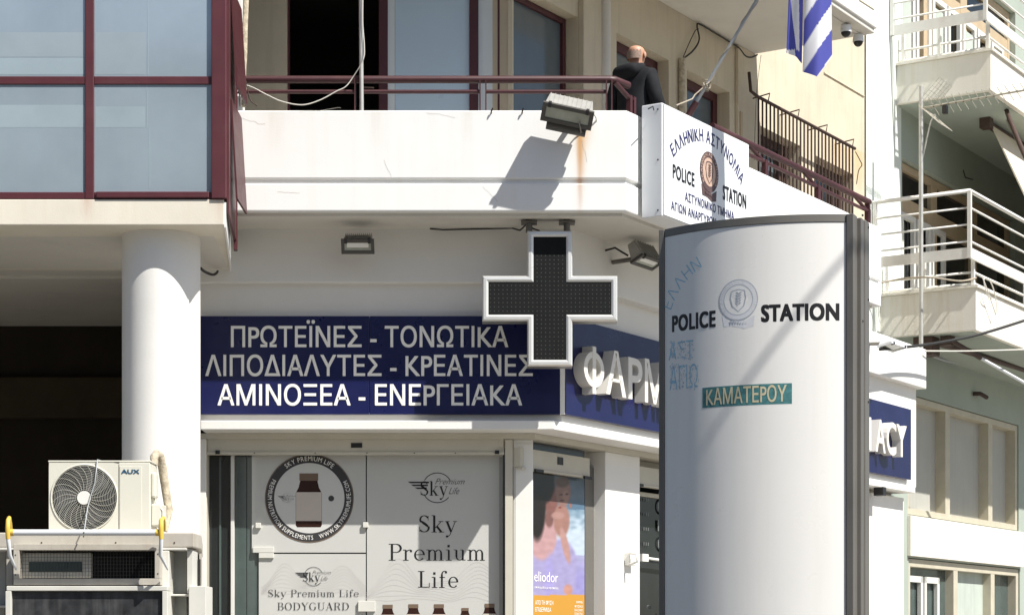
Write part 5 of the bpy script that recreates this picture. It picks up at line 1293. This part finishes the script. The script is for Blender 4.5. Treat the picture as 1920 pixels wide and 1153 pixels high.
cable('cable', 'white cable looping from the balcony pole down across the railing', [f16(681, -40, 16.13), f16(680, 40, 16.13), f16(683, 85, 16.13), f16(681, 112, 16.13), f16(662, 145), f16(648, 163), f16(630, 172), f16(600, 188), f16(567, 197), f16(530, 191), f16(500, 178), f16(475, 165), f16(456, 160), f16(446, 170), f16(443, 178)], 0.0045, M_wcable)
cable('lagged_pipe_bundle', 'bundle of wrapped pipes running up beside the white pillar at the left balcony end', [f16(456, 200, 16.32), f16(458, 170, 16.34), f16(457, 140, 16.35), f16(459, 100, 16.36), f16(460, 50, 16.37), f16(462, 0, 16.38), f16(463, -60, 16.38)], 0.022, M_wrap, cat='pipes')
cable('cable', 'thin wires dangling at the left end of the balcony railing', [f16(450, 200), f16(449, 172), f16(452, 145), f16(460, 150), f16(468, 185), f16(482, 199)], 0.005, M_iron)
# flag pole
bs = Vector(FS.world(FS.pt(1292, 215, 7.80))); dr = Vector((0.5, -0.34, 0.85)).normalized()
nrm = FS.world((0, -1, 0)); dr = (nrm*0.60+Vector((0, 0, 0.85))+FS.world((0.03, 0, 0))).normalized()
FP = Thing('flag_pole', 'grey flag pole wound with rope leaning out from the balcony railing', 'flag pole')
p0 = bs - dr*0.25
FP.part('tube', MB().tube([tuple(bs+dr*0.1), tuple(bs+dr*3.6)], 0.014, 10), M_greypipe)
sp2 = []
for i in range(160):
    t = i/159; a = t*60; q = bs+dr*(0.25+3.2*t); e1 = dr.cross(Vector((0, 0, 1))).normalized(); e2 = dr.cross(e1)
    sp2.append(tuple(q+e1*0.016*math.cos(a)+e2*0.016*math.sin(a)))
FP.part('rope', MB().tube(sp2, 0.004, 5), M_rope)
FP.part('holder', MB().tube([tuple(bs-dr*0.35), tuple(bs+dr*0.12)], 0.028, 12), M_red)
kn = bs+dr*0.28
rnd = random.Random(5); pts = []
for i in range(26): pts.append(tuple(kn+Vector((rnd.uniform(-.035, .035), rnd.uniform(-.03, .03), rnd.uniform(-.05, .05)))))
FP.part('rope_knot', MB().tube(pts, 0.005, 5), M_rope)
FP.part('rope_tail', MB().tube([tuple(kn), tuple(kn+Vector((-0.10, -0.02, -0.09))), tuple(FS.world(FS.pt(1298, 186, 7.7))), tuple(FS.world(FS.pt(1268, 198, 7.62)))], 0.006, 6), M_rope)
FP.done()
# flag
fl = MB(); fcol = []; VF = 16.36
def wht(b): return lin((236, 236, 238)) if not b else (0.085, 0.095, 0.42)
def lobe(x0a, x0b, wa, wb, yb, colf, dv, amp, nu=44, nv=120):
    vs = []; 
    for j in range(nv+1):
        for i in range(nu+1):
            s_ = i/nu; yy = -178+(yb(s_)+178)*j/nv; t = (yy+178)/330
            px = (x0a+(x0b-x0a)*t)+(wa+(wb-wa)*t)*s_
            d_ = dv+amp*math.sin(s_*math.pi*1.15+0.4)*(0.5+0.5*t)+0.018*math.sin(s_*9+t*3)*(1-t*0.4)
            p = F0.pt(px, yy, VF); w = (p[0], VF-d_, p[2]); vs.append(w); fcol.append(wht(colf(px, yy)))
    fl.add(vs, [(j*(nu+1)+i, (j+1)*(nu+1)+i, (j+1)*(nu+1)+i+1, j*(nu+1)+i+1) for j in range(nv) for i in range(nu)], smooth=True)
def colR(x, y): return int(math.floor((y+1.53*(x-1503)-46)/48)) % 2 == 0
def colL(x, y):
    if y > 93 and x > 1476: return x > 1491+0.0*y and True or False
    a = x-(1483+0.11*y); b = (1499+0.02*y)-x
    return not (a > 0 and b > 0)
def ybR(s): return 140+13*min(1, s/0.42) if s < 0.42 else 153-50*((s-0.42)/0.58)
def ybL(s): return 98+15*s
lobe(1512, 1502, 46, 61, ybR, colR, 0.03, 0.10)
lobe(1486, 1473, 26, 33, ybL, colL, -0.05, 0.05)
fl.cols = fcol
mf_ = bpy.data.materials.new('flag_cloth'); mf_.use_nodes = True; nt = mf_.node_tree; b_ = nt.nodes['Principled BSDF']
at = nt.nodes.new('ShaderNodeAttribute'); at.attribute_name = 'print'; nt.links.new(at.outputs['Color'], b_.inputs['Base Color']); b_.inputs['Roughness'].default_value = 0.8
tr = nt.nodes.new('ShaderNodeBsdfTranslucent'); nt.links.new(at.outputs['Color'], tr.inputs['Color']); ms = nt.nodes.new('ShaderNodeMixShader'); ms.inputs[0].default_value = 0.35
out = nt.nodes['Material Output']; nt.links.new(b_.outputs[0], ms.inputs[1]); nt.links.new(tr.outputs[0], ms.inputs[2]); nt.links.new(ms.outputs[0], out.inputs[0])
FL = Thing('flag', 'blue and white striped Greek flag hanging in folds from the pole', 'flag')
FL.part('cloth', fl, mf_)
FL.done()
# wiring under the upper balcony
w8 = lambda px, py, v=9.36: FS.pt(px, py, v)
cable('cable', 'black cable sagging along the edge under the upper balcony towards the wall corner', [w8(1282, 110), w8(1300, 95), w8(1311, 75), w8(1307, 50), w8(1312, 46), w8(1340, 62), w8(1365, 77), w8(1385, 90), w8(1397, 105), w8(1408, 108), w8(1420, 103)], 0.009, M_cable, FS)
cable('cable', 'thin dark wire running up the wall beside the second upper window', [w8(1281, 108), w8(1292, 82), w8(1304, 58), w8(1310, 55)], 0.005, M_cable, FS)
cable('cable', 'thin wire down the wall just left of the window grille', [w8(1427, 104), w8(1421, 150), w8(1417, 200), w8(1414, 300)], 0.004, M_cable, FS)
one('wall_slot', 'narrow brown slot recess on the pilaster left of the window grille', 'wall fitting', MB().box(FS.u(1388, 9.35), FS.u(1392, 9.35), 9.345, 9.362, FS.z(1390, 262, 9.35), FS.z(1390, 210, 9.35)), M_tan, FS)
cable('cable', 'short black cable stub curving from the soffit by the column', [F0.pt(376, 503, 16.0), F0.pt(385, 510, 16.3), F0.pt(398, 515, 16.5), F0.pt(405, 513, 16.6), F0.pt(408, 509, 16.7)], 0.011, M_cable)
cable('cable', 'thin wire bowing up from the top rail of the grille end', [FS.pt(1604, 285, 9.1), FS.pt(1612, 300, 9.1), FS.pt(1616, 310, 9.15), FS.pt(1610, 320, 9.2), FS.pt(1606, 345, 9.2)], 0.006, M_iron, FS)

# ================================================================== PERSON ON THE BALCONY
def skinmesh(name, nodes, edges, m, sub=2, root=0):
    me = bpy.data.meshes.new(name); me.from_pydata([n[0] for n in nodes], edges, []); me.update()
    o = bpy.data.objects.new(name, me); COL.objects.link(o); me.materials.append(m)
    sk = o.modifiers.new('skin', 'SKIN')
    if not me.skin_vertices:
        pass
    for i, n in enumerate(nodes):
        d = me.skin_vertices[0].data[i]; r_ = n[1] if isinstance(n[1], tuple) else (n[1], n[1]); d.radius = r_; d.use_root = (i == root)
    sb = o.modifiers.new('sub', 'SUBSURF'); sb.levels = sub; sb.render_levels = sub
    dg = bpy.context.evaluated_depsgraph_get(); dg.update()
    m2 = bpy.data.meshes.new_from_object(o.evaluated_get(dg)); o.modifiers.clear(); old = o.data; o.data = m2; bpy.data.meshes.remove(old); m2.name = name
    for p in m2.polygons: p.use_smooth = True
    if not m2.materials: m2.materials.append(m)
    return o
HX, HYY = (1190-960)*17.3/FPX, 17.3; ZTOP = F0.z(0, 80, 17.3); HT = 1.70; ZB = ZTOP-HT
ZG = ZF
pr = bpy.data.objects.new('person', None); COL.objects.link(pr); pr.location = (HX, HYY, ZG); pr.rotation_euler = (0, 0, R(-32))
pr['label'] = 'bald man in a black hooded jacket standing with his back turned behind the railing'; pr['category'] = 'person'
H_ = ZTOP-ZG                       # standing height above the balcony floor
s_ = H_/1.66
S_ = lambda *n: [((x*s_, y*s_, z*s_), (r_*s_ if not isinstance(r_, tuple) else (r_[0]*s_, r_[1]*s_))) for (x, y, z, r_) in n]
body = S_((0, 0, 0.90, (0.12, 0.09)), (0, 0, 1.08, (0.13, 0.09)), (0, -0.01, 1.28, (0.15, 0.10)), (0, 0.01, 1.40, (0.07, 0.06)), (0, 0.03, 1.455, 0.058),
          (0, 0.045, 1.51, (0.074, 0.078)), (0, 0.035, 1.565, (0.082, 0.094)), (0, 0.03, 1.605, (0.076, 0.088)), (0, 0.03, 1.635, (0.045, 0.055)),
          (0.16, -0.01, 1.33, 0.055), (0.222, -0.02, 1.10, 0.042), (0.22, 0.16, 0.98, 0.036), (0.20, 0.28, 1.02, (0.028, 0.04)), (0.19, 0.36, 1.02, (0.014, 0.04)),
          (-0.16, -0.01, 1.33, 0.055), (-0.222, -0.02, 1.10, 0.042), (-0.22, 0.16, 0.98, 0.036), (-0.20, 0.28, 1.02, (0.028, 0.04)), (-0.19, 0.36, 1.02, (0.014, 0.04)),
          (0.09, 0, 0.84, 0.085), (0.10, 0.01, 0.46, 0.055), (0.10, -0.01, 0.09, 0.04), (0.11, 0.10, 0.03, 0.035),
          (-0.09, 0, 0.84, 0.085), (-0.10, 0.01, 0.46, 0.055), (-0.10, -0.01, 0.09, 0.04), (-0.11, 0.10, 0.03, 0.035))
E_ = [(0, 1), (1, 2), (2, 3), (3, 4), (4, 5), (5, 6), (6, 7), (7, 8), (2, 9), (9, 10), (10, 11), (11, 12), (12, 13), (2, 14), (14, 15), (15, 16), (16, 17), (17, 18), (0, 19), (19, 20), (20, 21), (21, 22), (0, 23), (23, 24), (24, 25), (25, 26)]
bo = skinmesh('body', body, E_, M_skin); bo.parent = pr
jk = S_((0, 0, 0.86, (0.175, 0.13)), (0, 0, 1.05, (0.18, 0.135)), (0, -0.015, 1.22, (0.175, 0.12)), (0, -0.01, 1.345, (0.145, 0.10)), (0, 0.0, 1.43, (0.095, 0.085)),
        (0.16, -0.01, 1.335, 0.085), (0.235, -0.02, 1.10, 0.066), (0.235, 0.15, 0.99, 0.052), (0.21, 0.24, 1.01, 0.046),
        (-0.16, -0.01, 1.335, 0.085), (-0.235, -0.02, 1.10, 0.066), (-0.235, 0.15, 0.99, 0.052), (-0.21, 0.24, 1.01, 0.046))
jo = skinmesh('jacket', jk, [(0, 1), (1, 2), (2, 3), (3, 4), (3, 5), (5, 6), (6, 7), (7, 8), (3, 9), (9, 10), (10, 11), (11, 12)], M_jacket); jo.parent = pr
hd = S_((-0.13, 0.0, 1.42, 0.045), (-0.13, -0.08, 1.375, 0.065), (-0.03, -0.12, 1.355, 0.080), (0.07, -0.10, 1.39, 0.055), (0.10, 0.0, 1.43, 0.035))
ho = skinmesh('hood', hd, [(0, 1), (1, 2), (2, 3), (3, 4)], M_jacket, root=2); ho.parent = pr
tr_ = S_((0, 0, 0.88, (0.135, 0.10)), (0.09, 0, 0.80, 0.10), (0.10, 0.01, 0.46, 0.075), (0.10, -0.01, 0.12, 0.065), (-0.09, 0, 0.80, 0.10), (-0.10, 0.01, 0.46, 0.075), (-0.10, -0.01, 0.12, 0.065))
to = skinmesh('trousers', tr_, [(0, 1), (1, 2), (2, 3), (0, 4), (4, 5), (5, 6)], M_jeans); to.parent = pr
def pchild(name, mb, m):
    me = bpy.data.meshes.new(name); me.from_pydata(mb.v, [], mb.f); me.polygons.foreach_set('use_smooth', [True]*len(mb.f)); me.materials.append(m)
    o = bpy.data.objects.new(name, me); COL.objects.link(o); o.parent = pr
for sg_ in (-1, 1):
    pchild('ear', MB().ball((sg_*0.083*s_, 0.04*s_, 1.545*s_), 0.03*s_, 10, (0.38, 0.65, 1.05)), M_skin)
    pchild('shoe', MB().ball((sg_*0.11*s_, 0.06*s_, 0.045*s_), 0.05*s_, 10, (1, 2.6, 0.9)), M_blackp)
    pchild('eye', MB().ball((sg_*0.032*s_, 0.118*s_, 1.565*s_), 0.012*s_, 8), M_plastic)
    for k in range(4): 
        fx_ = sg_*(0.19)*s_; pchild('finger', MB().tube([(fx_+0.0*s_, 0.35*s_, (1.045-k*0.02)*s_), (fx_, 0.40*s_, (1.045-k*0.02)*s_), (fx_-sg_*0.01*s_, 0.43*s_, (1.03-k*0.02)*s_)], 0.009*s_, 6), M_skin)
    pchild('thumb', MB().tube([(sg_*0.19*s_, 0.31*s_, 1.05*s_), (sg_*0.165*s_, 0.35*s_, 1.075*s_), (sg_*0.155*s_, 0.38*s_, 1.07*s_)], 0.010*s_, 6), M_skin)
pchild('nose', MB().tube([(0, 0.118*s_, 1.57*s_), (0, 0.145*s_, 1.535*s_), (0, 0.118*s_, 1.525*s_)], [0.008*s_, 0.015*s_, 0.01*s_], 8), M_skin)
pchild('mouth', MB().ball((0, 0.112*s_, 1.495*s_), 0.02*s_, 8, (1.2, 0.4, 0.3)), M_redshade)
# short grey hair round the back of the head
hv_ = MB(); vs = []; nu, nv = 28, 8
for j in range(nv+1):
    for i in range(nu+1):
        a = R(182)+R(150)*i/nu; z = 1.505+0.070*j/nv+0.012*math.sin(i*1.7)*(j/nv)
        k = 1.0-max(0, (z-1.56))*0.9; rr = (0.0815*k, 0.0935*k)
        vs.append(((rr[0]+0.003)*math.cos(a)*s_, (0.035+(rr[1]+0.002)*math.sin(a))*s_, z*s_))
hv_.add(vs, [(j*(nu+1)+i, j*(nu+1)+i+1, (j+1)*(nu+1)+i+1, (j+1)*(nu+1)+i) for j in range(nv) for i in range(nu)], True)
pchild('hair', hv_, M_hair)

# ================================================================== THINGS ON THE MINT BUILDING
AW = Thing('awning', 'cream awning cloth with metal arms dropping from beneath the upper balcony', 'awning', FS)
ua = 25.2
AW.part('cloth', MB().add([(ua, 8.62, 8.30), (33, 8.62, 8.30), (33, 7.55, 5.95), (ua, 7.55, 5.95), (ua, 8.64, 8.30), (33, 8.64, 8.30), (33, 7.57, 5.95), (ua, 7.57, 5.95)], [(3, 2, 1, 0), (4, 5, 6, 7), (0, 4, 7, 3), (0, 1, 5, 4), (1, 2, 6, 5), (2, 3, 7, 6)]), M_awning)
AW.part('roller', MB().tube([(ua-0.1, 8.66, 8.30), (33, 8.66, 8.30)], 0.05, 12), M_darkwood)
AW.part('bracket', MB().box(ua-0.20, ua-0.05, 8.58, 8.72, 8.22, 8.355), M_darkwood, bevel=0.01)
AW.part('arm', MB().tube([FS.pt(1887, 207, 8.3), FS.pt(1893, 225, 8.2), FS.pt(1925, 300, 7.8)], 0.03, 8), M_darkwood)
AW.part('arm_rod', MB().tube([FS.pt(1888, 225, 8.32), FS.pt(1918, 290, 8.0)], 0.015, 8), M_alu)
AW.done()
AN = Thing('television_antenna', 'rooftop style television antenna on a tall pole fixed to the lower mint balcony', 'antenna', FS)
up_, vp_ = 23.0, 8.74
AN.part('pole', MB().tube([(up_, vp_, 4.9), (up_, vp_, FS.z(1733, 166, vp_))], 0.026, 12), M_polew)
bz_ = 8.03; tipv = vp_-1.30
bm = AN.part('boom', MB().tube([(up_-0.0, vp_-0.04, bz_), (up_, tipv, bz_+0.03)], 0.012, 6), M_antenna)
for k in range(13):
    vv_ = vp_-0.16-k*0.092; l = 0.10-0.002*k; zc = bz_+0.0+0.03*k/12
    AN.part('element', MB().tube([(up_+0.10*l/0.1, vv_-0.03, zc-l*0.9), (up_-0.10*l/0.1, vv_+0.03, zc+l*0.9)], 0.0042, 5), M_antenna, parent=bm)
    AN.part('clip', MB().box(up_-0.008, up_+0.008, vv_-0.008, vv_+0.008, zc-0.01, zc+0.016), M_blackp, parent=bm)
AN.part('junction_box', MB().box(up_-0.03, up_+0.03, vp_-0.33, vp_-0.27, bz_-0.11, bz_-0.01), M_blackp, bevel=0.008)
rf = MB()
for sg_ in (1, -1):
    for k in range(7):
        a = k/6; rf.tube([(up_-0.22, vp_-0.05-0.26*a, bz_+sg_*(0.02+0.25*a)), (up_+0.22, vp_-0.05-0.26*a, bz_+sg_*(0.02+0.25*a))], 0.0028, 4)
    for k in range(6):
        uu = up_-0.22+0.088*k; rf.tube([(uu, vp_-0.05, bz_+sg_*0.02), (uu, vp_-0.31, bz_+sg_*0.27)], 0.0028, 4)
AN.part('reflector', rf, M_antenna, kind='stuff')
AN.part('strut', MB().tube([(up_, vp_, 7.35), (up_, vp_-0.12, 7.85), (up_, vp_-0.17, 7.93), (up_, vp_-0.22, 7.86)], 0.010, 6), M_polew)
AN.done()
LA = Thing('folded_awning', 'dark folded awning arms and rods beneath the lower mint balcony', 'awning', FS)
LA.part('bracket', MB().box(*(lambda a: (a[0]-0.12, a[0]+0.14, 8.75, 9.0, 5.14, 5.362))(FS.pt(1733, 640, 8.9))), M_darkwood, bevel=0.01)
LA.part('arm', MB().tube([FS.pt(1742, 640, 8.8), FS.pt(1830, 665, 8.75), FS.pt(1925, 695, 8.75)], 0.035, 8), M_darkwood)
LA.part('bracket', MB().box(*(lambda a: (a[0]-0.06, a[0]+0.10, 8.55, 8.68, 5.25, 5.362))(FS.pt(1778, 634, 8.6))), M_darkwood)
LA.part('rod', MB().tube([FS.pt(1783, 638, 8.55), FS.pt(1838, 671, 8.4)], 0.03, 8), M_darkwood)
LA.part('rod', MB().tube([FS.pt(1838, 671, 8.4), FS.pt(1925, 720, 8.1)], 0.022, 8), M_pipe)
LA.done()
cable('cable', 'thick black cable rising to the right under the lower mint balcony', [FS.pt(1650, 655, 8.3), FS.pt(1722, 648, 8.3), FS.pt(1790, 637, 8.2), FS.pt(1850, 623, 8.0), FS.pt(1930, 598, 7.7)], 0.018, M_cable, FS)
cable('cable', 'thin pale cable running level to the right across the mint soffit', [FS.pt(1735, 658, 8.5), FS.pt(1820, 658, 8.3), FS.pt(1930, 655, 8.0)], 0.009, M_wcable, FS)
cable('cable', 'grey cable pair clipped along the mint wall above the beige blinds', [FS.pt(1732, 660, 9.3), FS.pt(1770, 675, 9.34), FS.pt(1810, 683, 9.34), FS.pt(1860, 698, 9.34), FS.pt(1930, 714, 9.34)], 0.022, M_greypipe, FS)
cable('cable', 'white cable coil hanging over the lower mint balcony corner', [FS.pt(1842, 520, 8.12), FS.pt(1852, 545, 8.1), FS.pt(1862, 575, 8.1), FS.pt(1868, 590, 8.1), FS.pt(1867, 560, 8.1), FS.pt(1858, 530, 8.1), FS.pt(1845, 522, 8.1), FS.pt(1850, 550, 8.09), FS.pt(1860, 560, 8.09)], 0.007, M_wcable, FS)
cable('cable', 'brown cable tied along the lowest rail of the lower mint balcony', [FS.pt(1653, 530, 9.2), FS.pt(1690, 523, 9.0), FS.pt(1740, 520, 8.6), FS.pt(1800, 527, 8.3), FS.pt(1830, 521, 8.2)], 0.012, M_rope, FS)
# overhead street cable; its shadow crosses the totem
t1 = FT.world((tpt(1588, 478)[0], vsurf(tpt(1588, 478)[0]), tpt(1588, 478)[1])); t2 = FT.world((tpt(1395, 722)[0], vsurf(tpt(1395, 722)[0]), tpt(1395, 722)[1]))
k1 = t1+SUN*6.0; dd = (t2-t1)+SUN*1.0
one('cable', 'taut guy cable rising from the pavement beyond the totem to the right', 'cable', MB().tube([tuple(k1-dd*25), tuple(k1), tuple(k1+dd*16)], 0.012, 6), M_cable)

for px in (921, 979):
    xx = F0.u(px, 16.12)
    one('wall_hook', 'small rusty hook stub in the parapet top, '+('the one nearer the second window mullion' if px == 921 else 'the one nearer the big floodlight'), 'hook', MB().tube([(xx, 16.135, 5.86), (xx, 16.105, 5.865), (xx+0.012, 16.10, 5.895)], 0.006, 6), M_iron, group='hooks in the parapet')
